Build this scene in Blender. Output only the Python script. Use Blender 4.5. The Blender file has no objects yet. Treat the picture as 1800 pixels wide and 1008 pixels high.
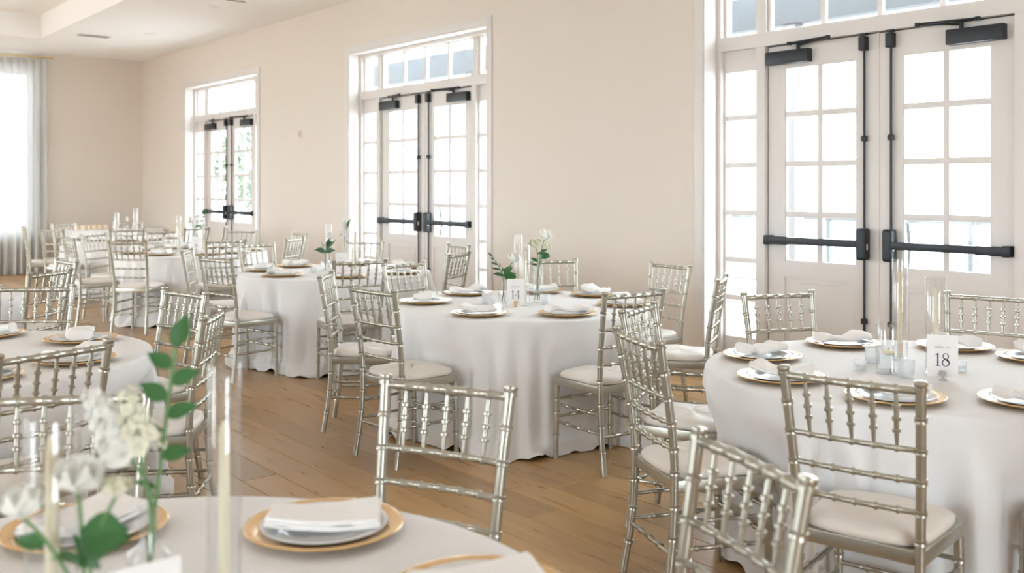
import bpy, bmesh, math, random
from mathutils import Vector, Matrix, noise
random.seed(7)
SC = bpy.context.scene
COL = SC.collection
R_ = math.radians

# ------------------------------------------------------------------ camera, sky, exposure
cam = bpy.data.cameras.new('camera'); cam_o = bpy.data.objects.new('camera', cam); COL.objects.link(cam_o)
cam_o.location = (0, 0, 1.47)
cam_o.rotation_euler = (R_(90), 0, R_(51.34))
cam.sensor_width = 36; cam.lens = 35.0; cam.shift_y = -176/1800
cam.clip_end = 400
cam.dof.use_dof = True; cam.dof.focus_distance = 4.7; cam.dof.aperture_fstop = 2.8
SC.camera = cam_o
w = bpy.data.worlds.new('sky'); SC.world = w; w.use_nodes = True
bg = w.node_tree.nodes['Background']; bg.inputs[0].default_value = (0.83, 0.915, 1.0, 1); bg.inputs[1].default_value = 1.0
vs = SC.view_settings; vs.view_transform = 'Standard'; vs.look = 'None'; vs.gamma = 1.0; vs.use_curve_mapping = False
vs.exposure = 4.03
SC.cycles.max_bounces = 14; SC.cycles.diffuse_bounces = 7; SC.cycles.transparent_max_bounces = 32
SC.cycles.caustics_reflective = False; SC.cycles.caustics_refractive = False
SC.cycles.sample_clamp_indirect = 6.0

YW, YD, CEIL, XF, XB, YL = 6.02, 6.2, 3.72, -18.16, 6.0, -6.5   # wall face, door face, ceiling, far wall, rear wall, left wall
FW = Vector((-0.7809, 0.6247, 0)); RT = Vector((0.6247, 0.7809, 0))  # viewing direction on the floor and its right

# ------------------------------------------------------------------ materials
def mat(name, col, rough=0.5, metal=0.0, spec=0.5, noise_amt=0.0, noise_scale=20, bump=0.0, bump_scale=60, sheen=0.0, coat=0.0):
    m = bpy.data.materials.new(name); m.use_nodes = True
    nt = m.node_tree; b = nt.nodes['Principled BSDF']
    b.inputs['Base Color'].default_value = (*col, 1); b.inputs['Roughness'].default_value = rough
    b.inputs['Metallic'].default_value = metal; b.inputs['Specular IOR Level'].default_value = spec
    if sheen: b.inputs['Sheen Weight'].default_value = sheen
    if coat: b.inputs['Coat Weight'].default_value = coat
    tc = nt.nodes.new('ShaderNodeTexCoord')
    if noise_amt:
        n = nt.nodes.new('ShaderNodeTexNoise'); n.inputs['Scale'].default_value = noise_scale; n.inputs['Detail'].default_value = 3
        nt.links.new(tc.outputs['Object'], n.inputs['Vector'])
        mx = nt.nodes.new('ShaderNodeMix'); mx.data_type = 'RGBA'
        mx.inputs[6].default_value = (*[c*(1-noise_amt) for c in col], 1); mx.inputs[7].default_value = (*[min(1, c*(1+noise_amt)) for c in col], 1)
        nt.links.new(n.outputs['Fac'], mx.inputs[0]); nt.links.new(mx.outputs[2], b.inputs['Base Color'])
    if bump:
        n2 = nt.nodes.new('ShaderNodeTexNoise'); n2.inputs['Scale'].default_value = bump_scale; n2.inputs['Detail'].default_value = 4
        nt.links.new(tc.outputs['Object'], n2.inputs['Vector'])
        bp = nt.nodes.new('ShaderNodeBump'); bp.inputs['Strength'].default_value = bump; bp.inputs['Distance'].default_value = 0.01
        nt.links.new(n2.outputs['Fac'], bp.inputs['Height']); nt.links.new(bp.outputs['Normal'], b.inputs['Normal'])
    return m

def glass_mat(name, tint=(1, 1, 1), ior=1.45, rough=0.02, gain=1.0):
    m = bpy.data.materials.new(name); m.use_nodes = True; nt = m.node_tree
    for n in list(nt.nodes): nt.nodes.remove(n)
    out = nt.nodes.new('ShaderNodeOutputMaterial'); mix = nt.nodes.new('ShaderNodeMixShader')
    tr = nt.nodes.new('ShaderNodeBsdfTransparent'); tr.inputs[0].default_value = (*tint, 1)
    gl = nt.nodes.new('ShaderNodeBsdfGlossy'); gl.inputs['Roughness'].default_value = rough
    lw = nt.nodes.new('ShaderNodeLayerWeight'); lw.inputs['Blend'].default_value = 0.5      # Schlick reflectance from the facing angle
    pw = nt.nodes.new('ShaderNodeMath'); pw.operation = 'POWER'; pw.inputs[1].default_value = 5.0
    r0 = ((ior-1)/(ior+1))**2
    mr = nt.nodes.new('ShaderNodeMapRange'); mr.inputs[3].default_value = r0*gain; mr.inputs[4].default_value = 1.0
    nt.links.new(lw.outputs['Facing'], pw.inputs[0]); nt.links.new(pw.outputs[0], mr.inputs[0])
    nt.links.new(mr.outputs[0], mix.inputs[0]); nt.links.new(tr.outputs[0], mix.inputs[1]); nt.links.new(gl.outputs[0], mix.inputs[2])
    nt.links.new(mix.outputs[0], out.inputs[0])
    return m

def frost_mat():
    m = bpy.data.materials.new('frosted_votive_glass'); m.use_nodes = True; nt = m.node_tree
    for n in list(nt.nodes): nt.nodes.remove(n)
    out = nt.nodes.new('ShaderNodeOutputMaterial'); t = nt.nodes.new('ShaderNodeBsdfTransparent'); t.inputs[0].default_value = (.97, .98, .985, 1)
    d = nt.nodes.new('ShaderNodeBsdfTranslucent'); d.inputs[0].default_value = (.88, .89, .9, 1)
    p = nt.nodes.new('ShaderNodeBsdfPrincipled'); p.inputs['Base Color'].default_value = (.88, .89, .9, 1); p.inputs['Roughness'].default_value = .25
    a = nt.nodes.new('ShaderNodeMixShader'); a.inputs[0].default_value = .5; b = nt.nodes.new('ShaderNodeMixShader')
    n = nt.nodes.new('ShaderNodeTexNoise'); n.inputs['Scale'].default_value = 40; mr = nt.nodes.new('ShaderNodeMapRange'); mr.inputs[3].default_value = .30; mr.inputs[4].default_value = .38
    nt.links.new(n.outputs['Fac'], mr.inputs[0]); nt.links.new(mr.outputs[0], b.inputs[0])
    nt.links.new(d.outputs[0], a.inputs[1]); nt.links.new(p.outputs[0], a.inputs[2]); nt.links.new(t.outputs[0], b.inputs[1]); nt.links.new(a.outputs[0], b.inputs[2]); nt.links.new(b.outputs[0], out.inputs[0])
    return m

def wood_mat(name, island):
    m = bpy.data.materials.new(name); m.use_nodes = True; nt = m.node_tree; b = nt.nodes['Principled BSDF']
    tc = nt.nodes.new('ShaderNodeTexCoord')
    if island:
        src = nt.nodes.new('ShaderNodeNewGeometry').outputs['Random Per Island']
    else:
        src = nt.nodes.new('ShaderNodeObjectInfo').outputs['Random']
    off = nt.nodes.new('ShaderNodeMath'); off.operation = 'MULTIPLY'; off.inputs[1].default_value = 57.0
    nt.links.new(src, off.inputs[0])
    cmb = nt.nodes.new('ShaderNodeCombineXYZ'); nt.links.new(off.outputs[0], cmb.inputs[0]); nt.links.new(off.outputs[0], cmb.inputs[1])
    add = nt.nodes.new('ShaderNodeVectorMath'); add.operation = 'ADD'
    nt.links.new(tc.outputs['Object'], add.inputs[0]); nt.links.new(cmb.outputs[0], add.inputs[1])
    mp = nt.nodes.new('ShaderNodeMapping'); mp.inputs['Scale'].default_value = (0.9, 9.0, 1)
    nt.links.new(add.outputs[0], mp.inputs['Vector'])
    n1 = nt.nodes.new('ShaderNodeTexNoise'); n1.inputs['Scale'].default_value = 2.2; n1.inputs['Detail'].default_value = 7; n1.inputs['Distortion'].default_value = 0.5
    nt.links.new(mp.outputs[0], n1.inputs['Vector'])
    cr = nt.nodes.new('ShaderNodeValToRGB'); e = cr.color_ramp.elements
    e[0].position = 0.22; e[0].color = (0.385, 0.225, 0.090, 1); e[1].position = 0.78; e[1].color = (0.51, 0.322, 0.145, 1)
    nt.links.new(n1.outputs['Fac'], cr.inputs[0])
    # knots
    mp2 = nt.nodes.new('ShaderNodeMapping'); mp2.inputs['Scale'].default_value = (1.1, 3.2, 1); nt.links.new(add.outputs[0], mp2.inputs['Vector'])
    vo = nt.nodes.new('ShaderNodeTexVoronoi'); vo.inputs['Scale'].default_value = 1.3; nt.links.new(mp2.outputs[0], vo.inputs['Vector'])
    kr = nt.nodes.new('ShaderNodeValToRGB'); k = kr.color_ramp.elements
    k[0].position = 0.02; k[0].color = (0.30, 0.24, 0.2, 1); k[1].position = 0.07; k[1].color = (1, 1, 1, 1)
    nt.links.new(vo.outputs['Distance'], kr.inputs[0])
    mul = nt.nodes.new('ShaderNodeMix'); mul.data_type = 'RGBA'; mul.blend_type = 'MULTIPLY'; mul.inputs[0].default_value = 0.8
    nt.links.new(cr.outputs[0], mul.inputs[6]); nt.links.new(kr.outputs[0], mul.inputs[7])
    # plank to plank tone
    tr = nt.nodes.new('ShaderNodeMapRange'); tr.inputs[3].default_value = 0.82; tr.inputs[4].default_value = 1.14; nt.links.new(src, tr.inputs[0])
    hs = nt.nodes.new('ShaderNodeHueSaturation'); nt.links.new(tr.outputs[0], hs.inputs['Value']); nt.links.new(mul.outputs[2], hs.inputs['Color'])
    hs.inputs['Saturation'].default_value = 1.0
    nt.links.new(hs.outputs[0], b.inputs['Base Color'])
    b.inputs['Roughness'].default_value = 0.27; b.inputs['Specular IOR Level'].default_value = 0.36
    rr = nt.nodes.new('ShaderNodeMapRange'); rr.inputs[3].default_value = 0.22; rr.inputs[4].default_value = 0.38; nt.links.new(n1.outputs['Fac'], rr.inputs[0])
    nt.links.new(rr.outputs[0], b.inputs['Roughness'])
    bp = nt.nodes.new('ShaderNodeBump'); bp.inputs['Strength'].default_value = 0.12; bp.inputs['Distance'].default_value = 0.004
    nt.links.new(n1.outputs['Fac'], bp.inputs['Height']); nt.links.new(bp.outputs['Normal'], b.inputs['Normal'])
    return m

def sheer_mat():
    m = bpy.data.materials.new('sheer_curtain'); m.use_nodes = True; nt = m.node_tree
    for n in list(nt.nodes): nt.nodes.remove(n)
    out = nt.nodes.new('ShaderNodeOutputMaterial')
    d = nt.nodes.new('ShaderNodeBsdfDiffuse'); d.inputs[0].default_value = (0.95, 0.94, 0.92, 1)
    t = nt.nodes.new('ShaderNodeBsdfTranslucent'); t.inputs[0].default_value = (0.20, 0.20, 0.20, 1)
    p = nt.nodes.new('ShaderNodeBsdfTransparent')
    wv = nt.nodes.new('ShaderNodeTexWave'); wv.inputs['Scale'].default_value = 90; tcn = nt.nodes.new('ShaderNodeTexCoord')
    nt.links.new(tcn.outputs['Object'], wv.inputs['Vector'])
    a = nt.nodes.new('ShaderNodeMixShader'); a.inputs[0].default_value = 0.35
    b = nt.nodes.new('ShaderNodeMixShader')
    mr = nt.nodes.new('ShaderNodeMapRange'); mr.inputs[3].default_value = 0.015; mr.inputs[4].default_value = 0.05
    nt.links.new(wv.outputs['Fac'], mr.inputs[0]); nt.links.new(mr.outputs[0], b.inputs[0])
    nt.links.new(d.outputs[0], a.inputs[1]); nt.links.new(t.outputs[0], a.inputs[2])
    nt.links.new(a.outputs[0], b.inputs[1]); nt.links.new(p.outputs[0], b.inputs[2]); nt.links.new(b.outputs[0], out.inputs[0])
    return m

M = dict(
    wall=mat('wall_paint', (0.775, 0.705, 0.635), 0.85, bump=0.03, bump_scale=220, noise_amt=0.012, noise_scale=1.5),
    ceiling=mat('ceiling_paint', (0.94, 0.93, 0.925), 0.9, noise_amt=0.01, noise_scale=1.2),
    trim=mat('white_trim_paint', (0.755, 0.715, 0.69), 0.42, noise_amt=0.01, noise_scale=4),
    black=mat('black_bronze_hardware', (0.022, 0.026, 0.030), 0.38, metal=0.35, noise_amt=0.1, noise_scale=30),
    chip=mat('white_plastic_tag', (0.8, 0.8, 0.78), 0.5, noise_amt=0.02),
    pane=glass_mat('window_glass', (0.97, 0.99, 0.985), 1.35, 0.0),
    glass=glass_mat('vase_glass', (0.992, 0.995, 0.996), 1.5, 0.01, 2.0),
    votive=frost_mat(),
    water=glass_mat('water', (0.96, 0.98, 0.985), 1.33, 0.0),
    silver=mat('champagne_silver_paint', (0.485, 0.465, 0.40), 0.31, metal=0.78, noise_amt=0.05, noise_scale=12, bump=0.02, bump_scale=90),
    cushion=mat('ivory_vinyl', (0.84, 0.79, 0.735), 0.42, noise_amt=0.025, noise_scale=8, bump=0.05, bump_scale=14),
    cloth=mat('white_tablecloth', (0.855, 0.855, 0.862), 0.8, noise_amt=0.012, noise_scale=3, bump=0.10, bump_scale=7),
    napkin=mat('white_napkin', (0.91, 0.895, 0.885), 0.85, noise_amt=0.02, noise_scale=14, bump=0.06, bump_scale=26),
    gold=mat('gold_lacquer', (0.83, 0.53, 0.22), 0.27, metal=0.55, noise_amt=0.06, noise_scale=10, coat=0.4),
    brass=mat('brass', (0.80, 0.62, 0.28), 0.3, metal=0.95, noise_amt=0.05),
    china=mat('pale_grey_china', (0.76, 0.77, 0.775), 0.14, noise_amt=0.01, coat=0.2),
    candle=mat('ivory_wax', (0.88, 0.80, 0.60), 0.5, noise_amt=0.02),
    peach=mat('peach_wax', (0.88, 0.73, 0.52), 0.5, noise_amt=0.02),
    wick=mat('wick', (0.2, 0.18, 0.16), 0.9, noise_amt=0.1),
    card=mat('card_stock', (0.90, 0.88, 0.875), 0.8, noise_amt=0.008),
    ink=mat('navy_ink', (0.035, 0.035, 0.075), 0.7, noise_amt=0.05),
    greyink=mat('grey_ink', (0.33, 0.33, 0.37), 0.7, noise_amt=0.05),
    holder=mat('brushed_nickel', (0.6, 0.6, 0.59), 0.3, metal=0.8, noise_amt=0.05),
    petal=mat('white_petal', (0.90, 0.89, 0.84), 0.6, noise_amt=0.03, noise_scale=30, sheen=0.2),
    cream=mat('cream_petal', (0.84, 0.82, 0.66), 0.6, noise_amt=0.04, noise_scale=30),
    leaf=mat('leaf_green', (0.045, 0.155, 0.045), 0.42, noise_amt=0.25, noise_scale=25),
    dleaf=mat('dark_leaf_green', (0.035, 0.105, 0.058), 0.45, noise_amt=0.25, noise_scale=25),
    stem=mat('stem_green', (0.14, 0.27, 0.10), 0.5, noise_amt=0.2),
    dark=mat('vent_shade_and_seal', (0.10, 0.10, 0.10), 0.8, noise_amt=0.1),  # flat dark colour painted as shade inside the vents; also the door seals' own colour
    subfloor=mat('dark_joint', (0.12, 0.075, 0.04), 0.8, noise_amt=0.1),
    wood=wood_mat('oak_plank', False), woodfar=wood_mat('oak_plank_joined', True),
    patio=mat('pale_concrete', (0.56, 0.55, 0.53), 0.9, noise_amt=0.06, noise_scale=3),  # tone raised to bounce more light indoors, in place of a sun
    beam=mat('blue_grey_paint', (0.045, 0.048, 0.053), 0.7, noise_amt=0.06, noise_scale=5),
    post=mat('grey_post_paint', (0.11, 0.105, 0.105), 0.7, noise_amt=0.05),
    white=mat('white_exterior_paint', (0.85, 0.85, 0.83), 0.6, noise_amt=0.02),
    iron=mat('painted_iron', (0.07, 0.075, 0.075), 0.5, metal=0.2, noise_amt=0.1),
    bark=mat('bark', (0.16, 0.12, 0.09), 0.9, noise_amt=0.2), treeleaf=mat('tree_leaf', (0.075, 0.10, 0.06), 0.6, noise_amt=0.3),
    sheer=sheer_mat(), tablewood=mat('plywood', (0.5, 0.36, 0.22), 0.6, noise_amt=0.1),
)

# ------------------------------------------------------------------ mesh helpers
class MB:
    def __init__(s): s.v = []; s.f = []
    def box(s, x0, x1, y0, y1, z0, z1):
        if x0 > x1: x0, x1 = x1, x0
        if y0 > y1: y0, y1 = y1, y0
        b = len(s.v)
        s.v += [(x0,y0,z0),(x1,y0,z0),(x1,y1,z0),(x0,y1,z0),(x0,y0,z1),(x1,y0,z1),(x1,y1,z1),(x0,y1,z1)]
        s.f += [tuple(b+i for i in q) for q in ((0,3,2,1),(4,5,6,7),(0,1,5,4),(1,2,6,5),(2,3,7,6),(3,0,4,7))]
        return s
    def lathe(s, prof, n=24, c=(0,0,0), cap=True):
        b = len(s.v); k = len(prof)
        for i in range(n):
            a = 2*math.pi*i/n
            for r, z in prof: s.v.append((c[0]+r*math.cos(a), c[1]+r*math.sin(a), c[2]+z))
        for i in range(n):
            j = (i+1) % n
            for q in range(k-1): s.f.append((b+i*k+q, b+j*k+q, b+j*k+q+1, b+i*k+q+1))
        if cap:
            if prof[0][0] > 1e-5: s.f.append(tuple(b+i*k for i in range(n))[::-1])
            if prof[-1][0] > 1e-5: s.f.append(tuple(b+i*k+k-1 for i in range(n)))
        return s
    def tube(s, pts, rad, n=8):
        pts = [Vector(p) for p in pts]
        if not hasattr(rad, '__len__'): rad = [rad]*len(pts)
        b = len(s.v); t0 = (pts[1]-pts[0]).normalized()
        up = Vector((0,0,1)) if abs(t0.z) < .9 else Vector((0,1,0))
        nx = t0.cross(up).normalized()
        for i, p in enumerate(pts):
            t = (pts[min(i+1, len(pts)-1)]-pts[max(i-1, 0)])
            t = t.normalized() if t.length > 1e-9 else t0
            nx = (nx - t*nx.dot(t)); nx = nx.normalized() if nx.length > 1e-6 else t.orthogonal().normalized()
            ny = t.cross(nx)
            for k in range(n):
                a = 2*math.pi*k/n
                s.v.append(tuple(p+(nx*math.cos(a)+ny*math.sin(a))*rad[i]))
        for i in range(len(pts)-1):
            for k in range(n):
                k2 = (k+1) % n
                s.f.append((b+i*n+k, b+i*n+k2, b+(i+1)*n+k2, b+(i+1)*n+k))
        s.f.append(tuple(b+k for k in range(n))[::-1]); s.f.append(tuple(b+(len(pts)-1)*n+k for k in range(n)))
        return s
    def grid(s, fn, nu, nv, closed_u=False):
        b = len(s.v)
        for i in range(nu+(0 if closed_u else 1)):
            for j in range(nv+1): s.v.append(tuple(fn(i/nu, j/nv)))
        for i in range(nu):
            i2 = (i+1) % nu if closed_u else i+1
            for j in range(nv): s.f.append((b+i*(nv+1)+j, b+i2*(nv+1)+j, b+i2*(nv+1)+j+1, b+i*(nv+1)+j+1))
        return s
    def mesh(s, name, material, smooth=None, bevel=0.0, seg=2, fix=True):
        me = bpy.data.meshes.new(name); me.from_pydata(s.v, [], s.f); me.validate(); me.update()
        if bevel:
            bm = bmesh.new(); bm.from_mesh(me)
            ed = [e for e in bm.edges if len(e.link_faces) == 2 and e.calc_face_angle(0) > 0.6]
            bmesh.ops.bevel(bm, geom=ed, offset=bevel, segments=seg, profile=0.6, affect='EDGES')
            bm.to_mesh(me); bm.free()
        if fix:
            bm = bmesh.new(); bm.from_mesh(me); bmesh.ops.recalc_face_normals(bm, faces=bm.faces); bm.to_mesh(me); bm.free()
        me.materials.append(M[material] if isinstance(material, str) else material)
        if smooth is not None:
            me.polygons.foreach_set('use_smooth', [True]*len(me.polygons)); me.set_sharp_from_angle(angle=R_(smooth))
        return me
def add(name, me, parent=None, loc=(0,0,0), rot=(0,0,0), scale=None):
    o = bpy.data.objects.new(name, me); COL.objects.link(o)
    if parent: o.parent = parent
    o.location = loc; o.rotation_euler = rot
    if scale is not None: o.scale = (scale,)*3 if not hasattr(scale, '__len__') else scale
    return o
def tag(o, label, cat, group=None, kind=None):
    o['label'] = label; o['category'] = cat
    if group: o['group'] = group
    if kind: o['kind'] = kind
    return o
def thing(name, label, cat, loc=(0,0,0), rz=0.0, group=None, kind=None):
    o = add(name, None, None, loc, (0,0,rz)); o.empty_display_size = .05
    return tag(o, label, cat, group, kind)
def box_part(name, m, parent, *b, bevel=0.0, smooth=None):
    mb = MB().box(*b); return add(name, mb.mesh(name, m, smooth if smooth else (40 if bevel else None), bevel), parent)

# ------------------------------------------------------------------ room shell
def wall_x(mb, x0, x1, y0, y1, openings, z1=CEIL+.5):       # wall running along x with rectangular openings (a,b,z0,z1)
    cur = x0
    for a, b, oz0, oz1 in sorted(openings):
        mb.box(cur, a, y0, y1, 0, z1); mb.box(a, b, y0, y1, oz1, z1)
        if oz0 > 0: mb.box(a, b, y0, y1, 0, oz0)
        cur = b
    mb.box(cur, x1, y0, y1, 0, z1)
def wall_y(mb, x0, x1, y0, y1, openings, z1=CEIL+.5):
    cur = y0
    for a, b, oz0, oz1 in sorted(openings):
        mb.box(x0, x1, cur, a, 0, z1); mb.box(x0, x1, a, b, oz1, z1)
        if oz0 > 0: mb.box(x0, x1, a, b, 0, oz0)
        cur = b
    mb.box(x0, x1, cur, y1, 0, z1)
UNITS = [-3.74, -9.31, -14.71]
HW, OT = 1.39, 3.085
mb = MB(); wall_x(mb, XF-.3, XB+.3, YW, YW+.34, [(c-HW, c+HW, 0, OT) for c in UNITS])
tag(add('wall_right', mb.mesh('wall_right', 'wall')), 'warm white painted wall holding the three sets of glazed doors', 'wall', kind='structure')
mb = MB(); wall_y(mb, XF-.3, XF, YL, YW, [(2.45, 4.18, .62, 3.42), (-2.6, -.6, .62, 3.42), (-5.6, -3.6, .62, 3.42)])
tag(add('wall_far', mb.mesh('wall_far', 'wall')), 'warm white end wall behind the sheer curtain', 'wall', kind='structure')
LW = [-15.6, -9.4, -2.6]
mb = MB(); wall_x(mb, XF-.3, XB+.3, YL-.3, YL, [(c-1.3, c+1.3, .35, 3.1) for c in LW])
tag(add('wall_left', mb.mesh('wall_left', 'wall')), 'long painted wall with tall windows facing the doors', 'wall', kind='structure')
mb = MB(); wall_y(mb, XB, XB+.3, YL, YW, [(-1.2, 1.8, .35, 3.1)])
tag(add('wall_rear', mb.mesh('wall_rear', 'wall')), 'painted wall with tall windows behind the viewer', 'wall', kind='structure')
# ceiling with a recessed tray
TX0, TX1, TY0, TY1, TH = -16.22, 4.0, -3.9, 3.85, .35
mb = MB()
mb.box(XF, XB, TY1, YW, CEIL, CEIL+TH+.1); mb.box(XF, XB, YL, TY0, CEIL, CEIL+TH+.1)
mb.box(XF, TX0, TY0, TY1, CEIL, CEIL+TH+.1); mb.box(TX1, XB, TY0, TY1, CEIL, CEIL+TH+.1)
mb.box(TX0, TX1, TY0, TY1, CEIL+TH, CEIL+TH+.1)
tag(add('ceiling', mb.mesh('ceiling', 'ceiling')), 'white ceiling with a shallow recessed tray', 'ceiling', kind='structure')
def baseboard(name, segs, lab):
    m_ = MB()
    for s in segs: m_.box(*s, 0, .14)
    tag(add(name, m_.mesh(name, 'trim', 40, .004)), lab, 'baseboard', kind='structure')
e_ = [XF] + sorted(sum([[c-HW-.09, c+HW+.09] for c in UNITS], [])) + [XB]
baseboard('baseboard_right', [(e_[i], e_[i+1], YW-.016, YW) for i in range(0, len(e_), 2)], 'white baseboard along the wall with the glazed doors')
baseboard('baseboard_far', [(XF, XF+.016, YL, YW-.016)], 'white baseboard along the end wall behind the curtain')

# floor: boards run along x, each board a part of its own where the photograph shows it
floor = add('floor', MB().box(XF-.3, XB+.3, YL-.3, YD+.1, -.12, -.006).mesh('floor', 'subfloor'))
tag(floor, 'glossy brown oak plank floor', 'floor', kind='structure')
PW = .19; rnd = random.Random(3); cells = []
y = YL; row = 0
while y < YD:
    x = XF - rnd.random()*1.6
    while x < XB:
        L = rnd.choice([1.2, 1.5, 1.8, 2.1])
        cells.append((x, y, L)); x += L
    y += PW; row += 1
def plank_geo(mb, x, y, L, W=PW, g=.0012, bv=.0022, z0=-.02, z1=0.0):
    b = len(mb.v); x0, x1, y0, y1 = x+g, x+L-g, y+g, y+W-g
    mb.v += [(x0,y0,z0),(x1,y0,z0),(x1,y1,z0),(x0,y1,z0),(x0,y0,z1-bv),(x1,y0,z1-bv),(x1,y1,z1-bv),(x0,y1,z1-bv),
             (x0+bv,y0+bv,z1),(x1-bv,y0+bv,z1),(x1-bv,y1-bv,z1),(x0+bv,y1-bv,z1)]
    mb.f += [tuple(b+i for i in q) for q in ((0,1,5,4),(1,2,6,5),(2,3,7,6),(3,0,4,7),(4,5,9,8),(5,6,10,9),(6,7,11,10),(7,4,8,11),(8,9,10,11))]
def view_size(x, y):
    p = Vector((x, y, 0)); d = p.dot(FW)
    if d < 1.2: return 0
    u = 900+1750*p.dot(RT)/d; v = 328+1750*1.47/d
    return 1/d if -250 < u < 2050 and v < 1080 else 0
ranked = sorted(cells, key=lambda c: -max(view_size(c[0]+c[2]*t, c[1]+PW/2) for t in (0, .5, 1)))
near, far = ranked[:298], ranked[298:]
pm = {}
for (x, y, L) in near:
    if L not in pm:
        q = MB(); plank_geo(q, 0, 0, L); pm[L] = q.mesh('plank', 'wood')
    x0 = max(x, XF-.2)
    add('plank', pm[L], floor, (x, y, 0))
q = MB()
for (x, y, L) in far: plank_geo(q, max(x, XF-.25), y, min(L, XB+.25-x, L+min(0, x-(XF-.25))) if True else L)
o = add('joined_planks', q.mesh('joined_planks', 'woodfar'), floor); o['kind'] = 'stuff'

# ------------------------------------------------------------------ glazed door sets
DOORN = [0]; WINN = [0]; TRIMN = [0]
def nxt(c, base): c[0] += 1; return '%s_%d' % (base, c[0])
ORD = ['nearest the camera', 'in the middle of the wall', 'farthest from the camera']
def pane_obj(parent, x0, x1, z0, z1, y):
    add('pane', MB().box(x0, x1, y, y+.006, z0, z1).mesh('pane', 'pane'), parent)
def hardware_black(mb, name, parent, bevel=.004): return add(name, mb.mesh(name, 'black', 40, bevel), parent)
ROWS = [2.352, 2.005, 1.637, 1.265, .918]
SROWS = [2.355, 2.004, 1.635, 1.266, .900, .605, .305]
MU = .021
closer_arm = None
def door_leaf(cx, s, where):
    """s=-1 left leaf, +1 right leaf (seen from the room); local x=0 at the meeting stile, grows to the hinge"""
    side = 'left' if s < 0 else 'right'
    t = thing(nxt(DOORN, 'door'), '%s leaf of the glazed white double door %s' % (side, where), 'door', (cx, YD, 0), kind='structure')
    X = lambda a: s*a
    y0, y1 = 0, .045
    m = MB()
    m.box(X(.004), X(.172), y0, y1, .012, 2.516); m.box(X(.768), X(.912), y0, y1, .012, 2.516)
    m.box(X(.172), X(.768), y0, y1, 2.355, 2.516); m.box(X(.172), X(.768), y0, y1, .80, .915); m.box(X(.172), X(.768), y0, y1, .012, .22)
    m.box(X(.172), X(.768), y0+.012, y1-.006, .22, .80)
    add('door_frame', m.mesh('door_frame', 'trim', 40), t)
    ws = MB().box(X(.9125), X(.9215), .012, .04, .012, 2.525); ws.box(X(.002), X(.9125), .012, .04, 2.5165, 2.5255)
    add('weather_seal', ws.mesh('weather_seal', 'dark'), t)
    # raised panel
    rp = MB(); b = 0
    rp.v = [(X(.172),.012,.22),(X(.768),.012,.22),(X(.768),.012,.80),(X(.172),.012,.80),(X(.215),.002,.263),(X(.725),.002,.263),(X(.725),.002,.757),(X(.215),.002,.757),
            (X(.205),.012,.253),(X(.735),.012,.253),(X(.735),.012,.767),(X(.205),.012,.767)]
    rp.f = [(8,9,5,4),(9,10,6,5),(10,11,7,6),(11,8,4,7),(4,5,6,7)]
    add('raised_panel', rp.mesh('raised_panel', 'trim'), t)
    mx = .470
    mu = MB(); mu.box(X(mx-MU), X(mx+MU), .008, .04, .915, 2.355)
    add('muntin', mu.mesh('muntin', 'trim', 40, .003), t)
    for z in ROWS[1:-1]:
        add('muntin', MB().box(X(.172), X(.768), .009, .039, z-MU, z+MU).mesh('muntin', 'trim', 40, .003), t)
    for j in range(4):
        za, zb = ROWS[j+1]+(MU if j < 3 else -.003), ROWS[j]-(MU if j > 0 else -.003)
        for xa, xb in ((.172, mx-MU), (mx+MU, .768)): pane_obj(t, min(X(xa), X(xb)), max(X(xa), X(xb)), za, zb, .022)
    # glazing bead around the glass
    gb = MB()
    for a, b_ in ((.172, .182), (.758, .768)): gb.box(X(a), X(b_), .006, .02, .915, 2.355)
    for a, b_ in ((.915, .925), (2.345, 2.355)): gb.box(X(.182), X(.758), .006, .02, a, b_)
    add('glazing_bead', gb.mesh('glazing_bead', 'trim'), t)
    # panic device
    case = MB().box(X(.062), X(.135), -.078, 0, .962, 1.182)
    pc = add('lock_case', case.mesh('lock_case', 'black', 50, .022, 4), t); pc['label'] = 'rounded black latch case of the panic bar'
    add('key_tag', MB().box(X(.0595 if s < 0 else .1365), X(.063 if s < 0 else .134), -.055, -.042, 1.035, 1.075).mesh('key_tag', 'chip'), pc)
    bar = MB().box(X(.13), X(.70), -.075, -.03, 1.047, 1.098)
    pb = add('panic_bar', bar.mesh('panic_bar', 'black', 40, .005), t); pb['label'] = 'long black horizontal push bar'
    add('bar_end', MB().box(X(.695), X(.905), -.072, -.025, 1.041, 1.100).mesh('bar_end', 'black', 40, .006), pb)
    add('end_bracket', MB().box(X(.86), X(.908), -.076, 0, 1.036, 1.106).mesh('end_bracket', 'black', 40, .008), pb)
    add('vertical_rod', MB().tube([(X(.10),-.02,1.17),(X(.10),-.02,2.44)], .0085, 10).mesh('vertical_rod', 'black', 40), t)
    add('vertical_rod', MB().tube([(X(.10),-.02,.03),(X(.10),-.02,.97)], .0085, 10).mesh('vertical_rod', 'black', 40), t)
    for z in (1.80, .54):
        g = MB().lathe([(.014,-.02),(.023,-.014),(.023,.014),(.014,.02)], 14, (X(.10), -.022, z)); add('rod_guide', g.mesh('rod_guide', 'black', 40), t)
    top = MB().box(X(.075), X(.127), -.056, 0, 2.405, 2.505); lt = add('top_latch', top.mesh('top_latch', 'black', 40, .009, 3), t)
    add('latch_strike', MB().box(X(.08), X(.125), -.046, -.006, 2.512, 2.524).mesh('latch_strike', 'black'), lt)
    add('bottom_latch', MB().box(X(.08), X(.122), -.045, 0, .012, .075).mesh('bottom_latch', 'black', 40, .006), t)
    # closer with its two-piece arm
    c0, c1 = (.50, .865) if s > 0 else (.53, .895)
    cl = add('door_closer', MB().box(X(c0), X(c1), -.062, 0, 2.375, 2.472).mesh('door_closer', 'black', 40, .006), t); cl['label'] = 'black box door closer'
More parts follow.
